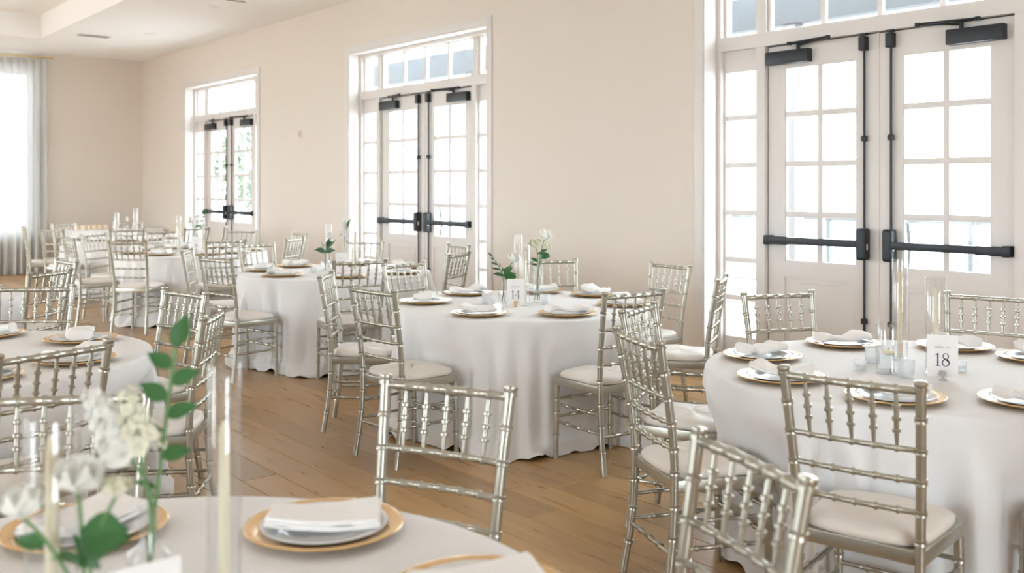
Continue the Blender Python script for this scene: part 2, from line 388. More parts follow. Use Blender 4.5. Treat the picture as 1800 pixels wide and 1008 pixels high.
    am = MB(); px_ = X(c0+.09) if s > 0 else X(c0+.10)
    am.tube([(px_,-.03,2.465),(px_,-.03,2.512)], .014, 10)
    el = X(.36) if s > 0 else X(.30)
    am.tube([(px_,-.03,2.500),(px_+(el-px_)*.3,-.075,2.506),(el,-.15,2.508)], .0085, 8)
    am.tube([(el,-.15,2.516),(X(.70),-.04,2.522)], .0085, 8)
    am.lathe([(.016,-.012),(.016,.016)], 12, (el, -.15, 2.508)); am.lathe([(.018,-.012),(.018,.012)], 12, (X(.70), -.04, 2.52))
    add('closer_arm', am.mesh('closer_arm', 'black', 40), cl)
    # outside pull
    if s > 0:
        hp = [(X(.14), .045, .86), (X(.15), .10, .90), (X(.155), .12, 1.05), (X(.15), .10, 1.22), (X(.14), .045, 1.26)]
        add('pull_handle', MB().tube(hp, .012, 8).mesh('pull_handle', 'iron', 40), t)
def door_set(i, cx):
    where = ['in the door set ' + ORD[k] for k in range(3)][i]
    # casing on the room side + white lining of the opening
    t = thing(nxt(TRIMN, 'trim'), 'white casing and deep lining around the door set %s' % ORD[i], 'door trim', (cx, 0, 0), kind='structure')
    cw = .085
    for nm, b in (('casing', (-HW-cw, -HW, YW-.014, YW, 0, OT+cw)), ('casing', (HW, HW+cw, YW-.014, YW, 0, OT+cw)), ('head_casing', (-HW, HW, YW-.014, YW, OT, OT+cw))):
        add(nm, MB().box(*b).mesh(nm, 'trim', 40, .003), t)
    for nm, b in (('lining', (-HW-.004, -HW+.012, YW-.006, YD+.09, 0, OT)), ('lining', (HW-.012, HW+.004, YW-.006, YD+.09, 0, OT)), ('head_lining', (-HW+.012, HW-.012, YW-.006, YD+.09, OT-.012, OT+.004))):
        add(nm, MB().box(*b).mesh(nm, 'trim', 40), t)
    # jambs, mullions, transom bar
    fy0, fy1 = YD-.035, YD+.085
    f = MB()
    for s in (-1, 1):
        f.box(s*(HW-.012), s*(HW-.05), fy0, fy1, 0, OT-.012); f.box(s*.922, s*1.005, fy0, fy1, 0, 2.53)
        f.box(s*.925, s*1.002, fy0+.02, fy1, 2.63, OT-.04)
    f.box(-HW+.012, HW-.012, fy0-.004, fy1, 2.526, 2.63); f.box(-HW+.05, HW-.05, fy0, fy1, OT-.05, OT-.012)
    add('frame', f.mesh('frame', 'trim', 40, .003), t)
    add('threshold', MB().box(-HW, HW, YD-.06, YD+.12, -.004, .011).mesh('threshold', 'iron', 40, .003), t)
    add('astragal', MB().box(-.012, .004, YD-.006, YD-.0005, .012, 2.522).mesh('astragal', 'trim'), t)
    for s in (-1, 1):
        side = 'left' if s < 0 else 'right'
        wn = thing(nxt(WINN, 'window'), 'tall narrow six-pane sidelight on the %s of the door set %s' % (side, ORD[i]), 'window', (cx, YD, 0), kind='structure')
        sm = MB(); X = lambda a: s*a
        sm.box(X(1.005), X(1.028), 0, .045, .01, 2.526); sm.box(X(1.318), X(1.34), 0, .045, .01, 2.526)
        sm.box(X(1.028), X(1.318), 0, .045, 2.357, 2.526); sm.box(X(1.028), X(1.318), 0, .045, .01, .303)
        add('sash', sm.mesh('sash', 'trim', 40, .003), wn)
        for z in SROWS[1:-1]: add('muntin', MB().box(X(1.028), X(1.318), .008, .038, z-MU, z+MU).mesh('muntin', 'trim', 40, .003), wn)
        for j in range(6):
            pane_obj(wn, min(X(1.028), X(1.318)), max(X(1.028), X(1.318)), SROWS[j+1]+(MU if j < 5 else -.002), SROWS[j]-(MU if j else -.002), .022)
    wn = thing(nxt(WINN, 'window'), 'transom window strip above the double door of the set %s' % ORD[i], 'window', (cx, YD, 0), kind='structure')
    tz0, tz1 = 2.63, OT-.05
    sm = MB()
    for a, b in ((-1.34, -1.005), (-.922, .922), (1.005, 1.34)):
        sm.box(a, a+.028, .005, .045, tz0, tz1); sm.box(b-.028, b, .005, .045, tz0, tz1); sm.box(a+.028, b-.028, .005, .045, tz0, tz0+.012); sm.box(a+.028, b-.028, .005, .045, tz1-.012, tz1)
    add('sash', sm.mesh('sash', 'trim', 40, .002), wn)
    for x in (-.447, 0, .447): add('muntin', MB().box(x-MU, x+MU, .008, .04, tz0+.012, tz1-.012).mesh('muntin', 'trim', 40, .003), wn)
    edges = [(-1.312, -1.033), (-.894, -.468), (-.426, -.021), (.021, .426), (.468, .894), (1.033, 1.312)]
    for a, b in edges: pane_obj(wn, a, b, tz0+.012, tz1-.012, .022)
    for s in (-1, 1): door_leaf(cx, s, where.replace('in the door set ', ''))
for i, c in enumerate(UNITS): door_set(i, c)

def plain_window(axis, c, half, z0, z1, wallpos, lab, cols=4, rows=4):
    wn = thing(nxt(WINN, 'window'), lab, 'window', (0, 0, 0), kind='structure')
    def bx(a0, a1, d0, d1, q0, q1):
        return (a0, a1, d0, d1, q0, q1) if axis == 'x' else (d0, d1, a0, a1, q0, q1)
    m = MB()
    d0, d1 = wallpos-.05, wallpos+.05
    for a, b in ((c-half, c-half+.06), (c+half-.06, c+half)): m.box(*bx(a, b, d0, d1, z0, z1))
    for a, b in ((z0, z0+.06), (z1-.06, z1)): m.box(*bx(c-half+.06, c+half-.06, d0, d1, a, b))
    for k in range(1, cols):
        x = c-half+2*half*k/cols; m.box(*bx(x-.015, x+.015, d0+.02, d1-.02, z0+.06, z1-.06))
    for k in range(1, rows):
        z = z0+(z1-z0)*k/rows; m.box(*bx(c-half+.06, c+half-.06, d0+.025, d1-.025, z-.013, z+.013))
    add('window_frame', m.mesh('window_frame', 'trim'), wn)
    add('pane', MB().box(*bx(c-half+.06, c+half-.06, wallpos-.003, wallpos+.003, z0+.06, z1-.06)).mesh('pane', 'pane'), wn)
plain_window('y', 3.315, .865, .62, 3.42, XF-.15, 'window behind the sheer curtain at the left edge', 3, 5)
plain_window('y', -1.6, 1.0, .62, 3.42, XF-.15, 'middle window of the end wall', 3, 5); plain_window('y', -4.6, 1.0, .62, 3.42, XF-.15, 'window of the end wall nearest the long window wall', 3, 5)
for k, c in enumerate(LW): plain_window('x', c, 1.3, .35, 3.1, YL-.15, 'tall window of the long wall opposite the %s door set' % ('farthest', 'middle', 'nearest')[k])
for k, (a, b) in enumerate(((-1.2, 1.8),)): plain_window('y', (a+b)/2, (b-a)/2, .35, 3.1, XB+.15, 'tall window of the wall behind the viewer')

# light portals in the openings (they emit nothing, they only guide sky sampling)
def portal(loc, rot, sx, sy):
    l = bpy.data.lights.new('portal', 'AREA'); l.shape = 'RECTANGLE'; l.size = sx; l.size_y = sy
    l.cycles.is_portal = True
    o = bpy.data.objects.new('window_portal', l); COL.objects.link(o); o.location = loc; o.rotation_euler = rot
for c in UNITS: portal((c, YD+.13, 1.54), (R_(-90), 0, 0), 2.7, 3.06)
for c in LW: portal((c, YL-.27, 1.725), (R_(90), 0, 0), 2.6, 2.75)
for a, b in ((-1.2, 1.8),): portal((XB+.27, (a+b)/2, 1.725), (R_(90), 0, R_(90)), b-a, 2.75)
for a, b in ((2.45, 4.18), (-2.6, -.6), (-5.6, -3.6)): portal((XF-.27, (a+b)/2, 2.02), (R_(90), 0, R_(-90)), b-a, 2.8)

# ------------------------------------------------------------------ outside
g = MB(); g.v = [(-160, YD+.3, -.06), (120, YD+.3, -.06), (120, 200, -.06), (-160, 200, -.06)]; g.f = [(0,1,2,3)]
tag(add('ground', g.mesh('ground', 'patio')), 'pale terrace outside the glazed doors', 'ground', kind='structure')
for nm, (x0, x1, y0, y1) in (('ground', (-160, 120, -120, YL-.3)), ):
    g = MB(); g.v = [(x0, y0, -.06), (x1, y0, -.06), (x1, y1, -.06), (x0, y1, -.06)]; g.f = [(0,1,2,3)]
    tag(add('lawn', g.mesh('lawn', 'patio')), 'pale ground outside the opposite windows', 'ground', kind='structure')
pg = thing('pergola', 'blue-grey pergola beam with white rafters seen through the transom windows', 'pergola', (-8, 9, 0))
add('beam', MB().box(-9, 9, -.1, .1, 3.20, 3.56).mesh('beam', 'beam', 40, .01), pg)
for k in range(25): add('rafter', MB().box(-8.8+k*.73-.03, -8.8+k*.73+.03, -2.6, .45, 3.56, 3.74).mesh('rafter', 'white'), pg)
for x in (1.56, 7.4, -4.2, -8.7): add('post', MB().box(x-.08, x+.08, -.08, .08, -.06, 3.2).mesh('post', 'post', 40, .01), pg)
rl = thing('iron_railing', 'thin iron railing at the terrace edge seen through the door panes', 'railing', (-9, 12, 0))
add('top_rail', MB().box(-9, 9, -.02, .02, 1.00, 1.04).mesh('top_rail', 'iron'), rl); add('bottom_rail', MB().box(-9, 9, -.015, .015, .08, .11).mesh('bottom_rail', 'iron'), rl)
bme = MB().box(-.008, .008, -.008, .008, .11, 1.0).mesh('baluster', 'iron'); pme = MB().box(-.03, .03, -.03, .03, -.06, 1.1).mesh('rail_post', 'iron')
for k in range(120): add('baluster', bme, rl, (-8.93+k*.15, 0, 0))
for k in range(10): add('rail_post', pme, rl, (-8.99+k*1.998, 0, 0))
tr = thing('tree', 'pale leafy tree outside the farthest door set', 'tree', (-29, 13.5, 0))
tb = MB().tube([(0,0,-.06),(.1,0,1.2),(0,.1,2.4),(.2,.1,3.6)], [.16,.13,.1,.05], 8)
for k in range(7):
    a = k*.9; tb.tube([(0,.05,1.5+k*.25),(.7*math.cos(a),.7*math.sin(a),2.3+k*.28),(1.3*math.cos(a),1.3*math.sin(a),2.7+k*.3)], [.05,.035,.012], 6)
add('trunk', tb.mesh('trunk', 'bark', 40), tr)
lf = MB(); rn = random.Random(5)
for k in range(2600):
    d = Vector((rn.gauss(0,1), rn.gauss(0,1), rn.gauss(0,1))).normalized()*rn.uniform(.3,1)**.5
    p = Vector((d.x*2.0, d.y*2.0, 2.1+d.z*1.5)); a = Vector((rn.gauss(0,1), rn.gauss(0,1), rn.gauss(0,1))).normalized()*.11; b2 = a.orthogonal().normalized()*.05
    q = len(lf.v); lf.v += [tuple(p-a), tuple(p+b2), tuple(p+a), tuple(p-b2)]; lf.f.append((q,q+1,q+2,q+3))
o = add('foliage', lf.mesh('foliage', 'treeleaf'), tr); o['kind'] = 'stuff'

# ------------------------------------------------------------------ curtain and rod
CX = XF+.10
def cur(u, v):
    yy = 2.30+u*2.10; z = 3.60-v*3.585
    k = u*2.10/.118*2*math.pi
    amp = .03+.03*min(1, v*2.5)
    return (CX+amp*math.sin(k+.5*math.sin(u*31))+.012*math.sin(u*40+v*2), yy+.012*math.cos(k*.5+v*3)*v, z)
cu = thing('sheer_curtain', 'floor-length sheer white curtain hanging from a brass rod at the left edge', 'curtain', (0,0,0))
add('fabric', MB().grid(cur, 260, 24).mesh('fabric', 'sheer', 180), cu)
hd = MB().grid(lambda u, v: (CX+.024*math.sin(u*2.10/.118*2*math.pi+.5*math.sin(u*31))+.003, 2.30+u*2.10, 3.615-v*.09), 260, 2)
add('pleat_heading', hd.mesh('pleat_heading', 'sheer', 180), cu)
ro = thing('curtain_rod', 'slim brass curtain rod above the sheer curtain', 'curtain rod', (0,0,0))
add('rod', MB().tube([(CX, 2.2, 3.645), (CX, 4.42, 3.645)], .014, 12).mesh('rod', 'brass', 40), ro)
add('finial', MB().tube([(CX, 4.42, 3.645), (CX, 4.43, 3.645), (CX, 4.475, 3.645), (CX, 4.485, 3.645)], [.014,.022,.022,.012], 12).mesh('finial', 'brass', 40), ro)
for yy in (4.22, 3.2): add('bracket', MB().box(XF, CX, yy-.01, yy+.01, 3.635, 3.655).mesh('bracket', 'brass'), ro)

# ------------------------------------------------------------------ ceiling and wall fittings
def downlight(x, y, lab):
    t = thing('recessed_light', lab, 'ceiling light', (x, y, CEIL), group='recessed ceiling lights')
    add('trim_ring', MB().lathe([(.072,0),(.10,-.001),(.104,-.008),(.10,-.012),(.075,-.010),(.072,0)], 28, cap=False).mesh('trim_ring', 'ceiling', 40), t)
    add('lens', MB().lathe([(0,-.004),(.072,-.004)], 28, cap=False).mesh('lens', 'chip'), t)
downlight(-12.05, 4.88, 'round white recessed light near the top edge of the ceiling'); downlight(-14.76, 4.98, 'faint round recessed light between the air vent and the corner')
v = thing('air_vent', 'slatted air vent in the ceiling left of the corner', 'vent', (-15.44, 4.39, CEIL))
add('vent_frame', MB().box(-.11, .11, -.24, .24, -.012, 0).mesh('vent_frame', 'ceiling', 40, .003), v)
add('vent_shade', MB().box(-.085, .085, -.215, .215, -.0135, -.011).mesh('vent_shade', 'dark'), v)
for k in range(7): add('slat', MB().box(-.078+k*.026-.005, -.078+k*.026+.004, -.215, .215, -.017, -.0125).mesh('slat', 'holder'), v)
v = thing('air_vent', 'small dark linear vent at the top edge of the ceiling', 'vent', (-11.45, 4.9, CEIL))
add('vent_frame', MB().box(-.05, .05, -.14, .14, -.01, 0).mesh('vent_frame', 'ceiling', 40, .003), v); add('slot', MB().box(-.03, .03, -.12, .12, -.0115, -.009).mesh('slot', 'dark'), v)
v = thing('smoke_detector', 'small white smoke detector on the ceiling near the corner', 'detector', (-16.58, 5.0, CEIL))
add('base_ring', MB().lathe([(.06,0),(.06,-.012),(.05,-.014)], 24).mesh('base_ring', 'ceiling', 40), v); add('dome', MB().lathe([(.05,-.014),(.045,-.032),(.02,-.038),(0,-.038)], 24).mesh('dome', 'chip', 40), v)
v = thing('wall_sensor', 'small white wall sensor between the middle and farthest door sets', 'sensor', (-11.99, YW, 2.16))
add('backplate', MB().box(-.045, .045, -.012, 0, -.055, .055).mesh('backplate', 'wall', 40, .004), v)
dm = MB().lathe([(.034,0),(.034,.018),(.024,.03),(0,.034)], 20).mesh('sensor_dome', 'wall', 40); add('sensor_dome', dm, v, (0,-.012,0), (R_(90),0,0))
for k, x in enumerate((-6.61,)):
    v = thing('wall_outlet', 'white wall outlet behind the far chair at table 14', 'outlet', (x, YW, .48))
    add('cover_plate', MB().box(-.04, .04, -.006, 0, -.06, .06).mesh('cover_plate', 'trim', 40, .003), v)
    for z in (-.022, .022): add('socket', MB().box(-.016, .016, -.008, -.005, z-.014, z+.014).mesh('socket', 'chip', 40, .002), v)

# ------------------------------------------------------------------ chiavari chair
def catmull(P, n):
    P = [Vector(p) for p in P]; Q = [P[0]*2-P[1]] + P + [P[-1]*2-P[-2]]; out = []
    for i in range(len(P)-1):
        for k in range(n):
            t = k/n; a, b, c, d = Q[i:i+4]
            out.append(.5*((2*b)+(c-a)*t+(2*a-5*b+4*c-d)*t*t+(3*b-a-3*c+d)*t**3))
    out.append(P[-1]); return out
def along(pts, s):
    for i in range(len(pts)-1):
        l = (pts[i+1]-pts[i]).length
        if s <= l or i == len(pts)-2: return pts[i].lerp(pts[i+1], min(1, s/l))
        s -= l
def bamboo(pts, r, rings, n=9, rh=.006, rd=.0032, taper=1.0, double=False, swell=0.0):
    """tube along pts; rings = distances along the path that carry a bamboo node"""
    pts = [Vector(p) for p in pts]; tot = sum((pts[i+1]-pts[i]).length for i in range(len(pts)-1))
    S = []
    base = 6
    for k in range(base+1): S.append((tot*k/base, 0))
    for q in rings:
        S += [(q-rh, 0), (q-rh*.8, rd), (q-rh*.1, rd*.6), (q+rh*.1, rd*.6), (q+rh*.8, rd), (q+rh, 0)] if double else [(q-rh, 0), (q-rh*.55, rd), (q+rh*.55, rd), (q+rh, 0)]
    S = sorted(s for s in S if -1e-6 <= s[0] <= tot+1e-6)
    keep = [s for s in S if s[1] > 0 or all(abs(s[0]-q) >= rh*.999 for q in rings)]
    rr = lambda s: r*(1+(taper-1)*s/tot)*(1-swell*(2*abs(s/tot-.5))**2)
    return [along(pts, s) for s, _ in keep], [rr(s)+d for s, d in keep]
def zlen(path, z):
    s = 0
    for i in range(len(path)-1):
        a, b = path[i], path[i+1]
        if min(a.z, b.z) <= z <= max(a.z, b.z):
            return s+(b-a).length*abs((z-a.z)/(b.z-a.z+1e-9))
        s += (b-a).length
    return s
RAILZ = [.908, .738, .648, .558]
def post_path(s): return catmull([(s*.187,-.232,0),(s*.178,-.198,.22),(s*.177,-.188,.44),(s*.183,-.200,.62),(s*.197,-.250,.925)], 5)
def post_at(s, z):
    p = post_path(s); return along(p, zlen(p, z))
CH = {}
def chair_meshes():
    for s in (-1, 1):
        p = post_path(s); rings = [zlen(p, z) for z in (.12, .245, .355, .475, .558, .648, .738, .828)]
        P, rad = bamboo(p, .0150, rings, 10, .0085, .0042, .98, True)
        # cap on the post
        t = (P[-1]-P[-2]).normalized(); e = P[-1]
        for dz, rr in ((-.016,.0152),(-.015,.0195),(-.006,.0195),(-.005,.0165),(.000,.0175),(.004,.0195),(.010,.0185),(.013,.010)):
            P.append(e+t*dz if dz > -.0165 else e); rad.append(rr)
        P2, r2 = [], []
        core = [(a, b) for a, b in zip(P[:-8], rad[:-8]) if (a-e).length > .018]
        for a, b in core+list(zip(P[-8:], rad[-8:])): P2.append(a); r2.append(b)
        CH['post%d' % s] = MB().tube(P2, r2, 10).mesh('back_leg', 'silver', 50)
        fp = [Vector((s*.190, .172, 0)), Vector((s*.186, .168, .42))]
        P, rad = bamboo(fp, .0135, [.13, .255, .325], 10, .008, .004, 1.12, True)
        CH['front%d' % s] = MB().tube(P, rad, 10).mesh('front_leg', 'silver', 50)
    for i, z in enumerate(RAILZ):
        a, b = post_at(-1, z), post_at(1, z); L = (b-a).length; bow = Vector((0, -.012, 0)) if i else Vector((0, -.010, 0))
        pts = [a.lerp(b, t)+bow*(1-(2*t-1)**2) for t in [k/8 for k in range(9)]]
        rg = [L*k/6 for k in range(1, 6)]
        P, rad = bamboo(pts, .0115 if i == 0 else .0085, rg, 9, .0065, .0033)
        CH['rail%d' % i] = MB().tube(P, rad, 9).mesh('back_rail', 'silver', 50)
    a0, b0 = post_at(-1, RAILZ[1]), post_at(1, RAILZ[1]); a1, b1 = post_at(-1, RAILZ[0]), post_at(1, RAILZ[0])
    for k in range(1, 6):
        t = k/6; bw = Vector((0, -.012, 0))*(1-(2*t-1)**2)
        p0, p1 = a0.lerp(b0, t)+bw, a1.lerp(b1, t)+bw; L = (p1-p0).length
        P, rad = bamboo([p0, p1], .0078, [L*.30, L*.50, L*.70], 8, .0065, .0050, 1.0, False, .40)
        CH['spin%d' % k] = MB().tube(P, rad, 8).mesh('spindle', 'silver', 50)
    sf = MB()   # seat frame: a slightly trapezoid slab with cut front corners
    out = [(-.188,-.192),(.188,-.192),(.205,.150),(.190,.190),(-.190,.190),(-.205,.150)]
    n = len(out); b = 0
    for z in (.405, .448):
        sf.v += [(x, y, z) for x, y in out]
    sf.f = [tuple(range(n))[::-1], tuple(range(n, 2*n))] + [(i, (i+1) % n, n+(i+1) % n, n+i) for i in range(n)]
    CH['frame'] = sf.mesh('seat_frame', 'silver', 40, .006)
    cu = MB()
    def ringpt(a, k, z):
        e = 5.0; c, s_ = math.cos(a), math.sin(a)
        rr = (abs(c)**e+abs(s_)**e)**(-1/e); x, y = rr*c, rr*s_
        wx = .188+.010*y
        return (x*wx*k, -.004+y*.184*k, z+.003*math.sin(5*a)*(k < .98))
    rings = [(.975,.446),(1.0,.450),(1.01,.458),(1.005,.468),(.975,.477),(.90,.484),(.70,.488),(.40,.490),(.12,.4905)]
    N = 36
    for k, z in rings:
        for i in range(N): cu.v.append(ringpt(2*math.pi*i/N, k, z))
    for q in range(len(rings)-1):
        for i in range(N): cu.f.append((q*N+i, q*N+(i+1) % N, (q+1)*N+(i+1) % N, (q+1)*N+i))
    cu.f.append(tuple((len(rings)-1)*N+i for i in range(N)))
    CH['cushion'] = cu.mesh('cushion', 'cushion', 180)
    def bar(a, b, nm, r=.0082, rg=3):
        a, b = Vector(a), Vector(b); L = (b-a).length
        P, rad = bamboo([a, b], r, [L*k/(rg+1) for k in range(1, rg+1)], 8, .0065, .0036); CH[nm] = MB().tube(P, rad, 8).mesh('stretcher', 'silver', 50)
    for s in (-1, 1):
        for j, z in enumerate((.30, .205)):
            p = post_at(s, z); bar((p.x, p.y, z), (s*.188, .170, z), 'side%d%d' % (s, j))
    for j, z in enumerate((.325, .23)): bar((-.188, .170, z), (.188, .170, z), 'frontbar%d' % j)
    pa, pb = post_at(-1, .19), post_at(1, .19); bar(pa, pb, 'rearbar')
chair_meshes()
PART = {'post-1': 'back_leg', 'post1': 'back_leg', 'front-1': 'front_leg', 'front1': 'front_leg', 'frame': 'seat_frame', 'cushion': 'cushion'}
def chair(x, y, deg, label, group):
    t = thing('chiavari_chair', label, 'chair', (x, y, 0), R_(deg), group)
    for k, me in CH.items():
        nm = PART.get(k) or ('back_rail' if k.startswith('rail') else 'spindle' if k.startswith('spin') else 'stretcher')
        add(nm, me, t)
    return t

TAB = {  # table: centre, radius, how it is called
    '14': ((-4.80, 3.95), .815, 'the centre table'), '18': ((-2.10, 3.73), .815, 'the right-hand table'), '10': ((-7.66, 4.18), .815, 'the table behind the centre one'),
    '6': ((-10.95, 4.18), .815, 'the table by the farthest doors'), 'L': ((-4.82, .78), .815, 'the left-edge table'), 'LL': ((-7.66, .87), .815, 'the half-hidden left table'),
    'F': ((-1.63, .467), .80, 'the foreground table'), 'Z': ((-14.2, 4.47), .815, 'the farthest table')}
CHAIRS = {
 '14': [(-4.605, 2.969, 4.4), (-5.359, 3.138, 321.5), (-5.353, 4.722, 245.3), (-4.764, 4.957, 173.9), (-3.854, 3.712, 85.3), (-4.06, 4.545, 122.1), (-5.722, 3.85, 281.7)],
 '10': [(-6.632, 3.732, 79.0), (-8.437, 4.799, 214.5), (-6.796, 4.588, 120.0), (-7.588, 5.159, 173.7), (-8.188, 3.336, 327.9), (-7.342, 3.2, 12.5), (-8.59, 4.035, 282.6)],
 '18': [(-2.904, 3.336, 293.2), (-2.437, 2.843, 337.2), (-2.885, 4.14, 248.5), (-2.331, 4.723, 194.5), (-1.674, 2.774, 12.6), (-1.20, 3.30, 64)],
 'F': [(-1.361, 1.4, 160.6), (-2.148, 1.347, 205.4), (-2.549, .602, 240.0)],
 'L': [(-3.786, .812, 107.7), (-5.035, 1.649, 190.2), (-4.261, 1.456, 146.3), (-5.639, 1.221, 235.9)],
 'LL': [(-7.003, 1.515, 129.3), (-7.727, 1.762, 184.5)],
 '6': [(-11.071, 3.144, 1.5), (-11.612, 3.498, 303.2), (-10.295, 3.386, 42.1), (-11.88, 4.241, 266.6), (-11.50, 4.88, 222.3), (-9.904, 4.057, 82.8), (-10.606, 5.06, 176.7), (-9.765, 4.584, 128.0)],
 'Z': [(-12.958, 4.826, 110.0), (-15.059, 4.027, 294.7), (-13.526, 3.528, 27.7), (-13.05, 4.112, 73.8), (-15.088, 4.776, 253.0), (-14.302, 3.437, 351.5), (-13.206, 5.24, 150.0)]}
SECT = ['right', 'far-right', 'far', 'far-left', 'left', 'near-left', 'near', 'near-right']
def sectors(center, pts):
    """a distinct side name, as seen from the camera, for each point around a table"""
    c = Vector((*center, 0)); cand = []
    vd = c.normalized(); vr = Vector((vd.y, -vd.x, 0))
    for i, p in enumerate(pts):
        d = Vector((p[0], p[1], 0))-c; a = math.degrees(math.atan2(d.dot(vd), d.dot(vr)))
        for k in range(8): cand.append((abs((a-45*k+180) % 360-180), i, k))
    got, used = {}, set()
    for _, i, k in sorted(cand):
        if i not in got and k not in used: got[i] = SECT[k]; used.add(k)
    return [got[i] for i in range(len(pts))]
for k, lst in CHAIRS.items():
    for (x, y, a), s in zip(lst, sectors(TAB[k][0], lst)):
        chair(x, y, a, 'silver bamboo-style chair on the %s side of %s' % (s, TAB[k][2]), 'chairs around ' + TAB[k][2])

# ------------------------------------------------------------------ tables and cloths
TZ = .738
def tablecloth(key, segs):
    (cx, cy), R, nm = TAB[key]; rn = random.Random(hash(key) % 97 if False else sum(map(ord, key)))
    comps = [(f, rn.uniform(0, 6.28), rn.uniform(.5, 1)) for f in (7, 13, 18, 23, 29, 37)]
    lim = [9.0]*segs
    for (x, y, a) in CHAIRS[key]:
        ca, sa = math.cos(R_(a)), math.sin(R_(a))
        for i in range(segs):
            th = 2*math.pi*i/segs; dx, dy = math.cos(th), math.sin(th)
            lx, ly = (cx-x)*ca+(cy-y)*sa, -(cx-x)*sa+(cy-y)*ca; ex, ey = dx*ca+dy*sa, -dx*sa+dy*ca
            t0, t1 = 0, 3
            for o_, e_, lo, hi in ((lx, ex, -.215, .215), (ly, ey, -.21, .20)):
                if abs(e_) < 1e-9:
                    if not lo <= o_ <= hi: t1 = -1
                    continue
                a1, b1 = (lo-o_)/e_, (hi-o_)/e_
                if a1 > b1: a1, b1 = b1, a1
                t0, t1 = max(t0, a1), min(t1, b1)
            if t1 > t0 > 0: lim[i] = min(lim[i], t0-.014)
    W = max(2, segs//60); mn = [min(lim[(i+d) % segs] for d in range(-W//2, W//2+1)) for i in range(segs)]
    cap = R+.16; mn = [min(cap, q) for q in mn]; W2 = max(2, segs//36)
    sm = [min(mn[i], sum(mn[(i+d) % segs] for d in range(-W2, W2+1))/(2*W2+1)) for i in range(segs)]
    rows = [(.0, TZ, 0), (.35*R, TZ, 0), (.7*R, TZ, 0), (R-.05, TZ, 0), (R-.012, TZ-.0005, 0), (R-.003, TZ-.004, 0), (R+.002, TZ-.014, 0)]
    drops = [.70, .66, .62, .58, .53, .48, .43, .38, .33, .28, .23, .18, .14, .11, .085, .065, .05, .036, .024, .014, .008, .004]
    v, f = [(cx, cy, TZ)], []
    allrows = rows[1:] + [(None, z, 1) for z in drops]
    for (r, z, dr) in allrows:
        for i in range(segs):
            th = 2*math.pi*i/segs
            if not dr: rr, zz = r, z+(.0006*math.sin(7*th+r*9) if r < R*.8 else 0)
            else:
                t = (TZ-z)/TZ
                wv = sum(am*math.sin(fq*th+ph+.5*t*math.sin(3*th+ph)) for fq, ph, am in comps)/2.6
                wv = math.copysign(abs(wv)**.8, wv)
                amp = .066*min(1, t*2.4)
                rr = R+.004+.03*t+amp*(wv+.35)*min(1, t*4)
                zz = z
                if z < .16:
                    q = (.16-z)/.16; rr += q**1.7*(.11+.05*math.sin(8*th+comps[0][1])+.035*math.sin(19*th+comps[1][1]))
                    zz = z+q*q*.034*max(0, math.sin(17*th+comps[2][1]+6*z)*math.sin(5*th+comps[3][1])+.25*math.sin(31*th))
                bl = min(1, max(0, (.70-z)/.20)); l_ = sm[i]*bl+9*(1-bl) if bl < 1 else sm[i]
                if bl > 0 and bl < 1: l_ = R+.05+(sm[i]-R-.05)*bl if sm[i] < R+.05 else 9
                rr = min(rr, l_+(.02 if z < .10 else 0)+.006*math.sin(23*th+z*9))
            v.append((cx+rr*math.cos(th), cy+rr*math.sin(th), zz))
    for i in range(segs): f.append((0, 1+i, 1+(i+1) % segs))
    for q in range(len(allrows)-1):
        for i in range(segs):
            a, b = 1+q*segs+i, 1+q*segs+(i+1) % segs; f.append((a, a+segs, b+segs, b))
    mb = MB(); mb.v, mb.f = v, f
    return mb
CL = {'14': 'long white cloth pooling on the floor on the table with number card 14', '18': 'long white cloth on the table with number card 18 at the right',
      '10': 'long white cloth on the table with number card 10, behind table 14', '6': 'long white cloth on the table with number card 6',
      'L': 'white cloth on the round table cut by the left edge', 'LL': 'white cloth just visible behind the chairs of the left-edge table', 'F': 'blurred white cloth on the round table in the foreground',
      'Z': 'white cloth on the farthest round table, left of the far doors'}
for k in TAB:
    (cx, cy), R, nm = TAB[k]
    mb = tablecloth(k, 300 if k in ('14', '18', '10') else 200 if k in ('F', 'L', '6') else 140)
    tag(add('tablecloth', mb.mesh('tablecloth', 'cloth', 180)), CL[k], 'tablecloth', 'white round tablecloths')
    t = thing('round_table', 'round banquet table hidden under the long white cloth of ' + nm, 'table', (cx, cy, 0), 0, 'round banquet tables')
    add('tabletop', MB().lathe([(0,.70),(.74,.70),(.745,.71),(.745,.722),(.74,.728),(0,.728)], 40).mesh('tabletop', 'tablewood', 40), t)
    for q in range(4):
        a = q*math.pi/2+.78; add('leg', MB().tube([(.28*math.cos(a),.28*math.sin(a),0),(.28*math.cos(a),.28*math.sin(a),.70)], .016, 8).mesh('leg', 'iron', 40), t)
# buffet by the end wall
bt = thing('buffet_table', 'long buffet table under a white cloth against the end wall', 'table', (-17.25, 5.2, 0))
add('tabletop', MB().box(-.36, .36, -.72, .72, .72, .75).mesh('tabletop', 'tablewood'), bt)
def bcl(u, v):
    P = [(-.37,-.73),(.37,-.73),(.37,.73),(-.37,.73)]; s = u*4; i = int(s) % 4; t = s-int(s); a, b = P[i], P[(i+1) % 4]
    x, y = a[0]+(b[0]-a[0])*t, a[1]+(b[1]-a[1])*t; k = 1+.03*v+.012*v*math.sin(u*90)
    return (x*k, y*k, .755-v*.75)
mb = MB().grid(bcl, 160, 8, True); b = len(mb.v); mb.v += [(-.37,-.73,.755),(.37,-.73,.755),(.37,.73,.755),(-.37,.73,.755)]; mb.f.append((b,b+1,b+2,b+3))
o = add('buffet_cloth', mb.mesh('buffet_cloth', 'cloth', 40), None, (-17.25, 5.2, 0)); tag(o, 'white cloth on the buffet table against the end wall', 'tablecloth')

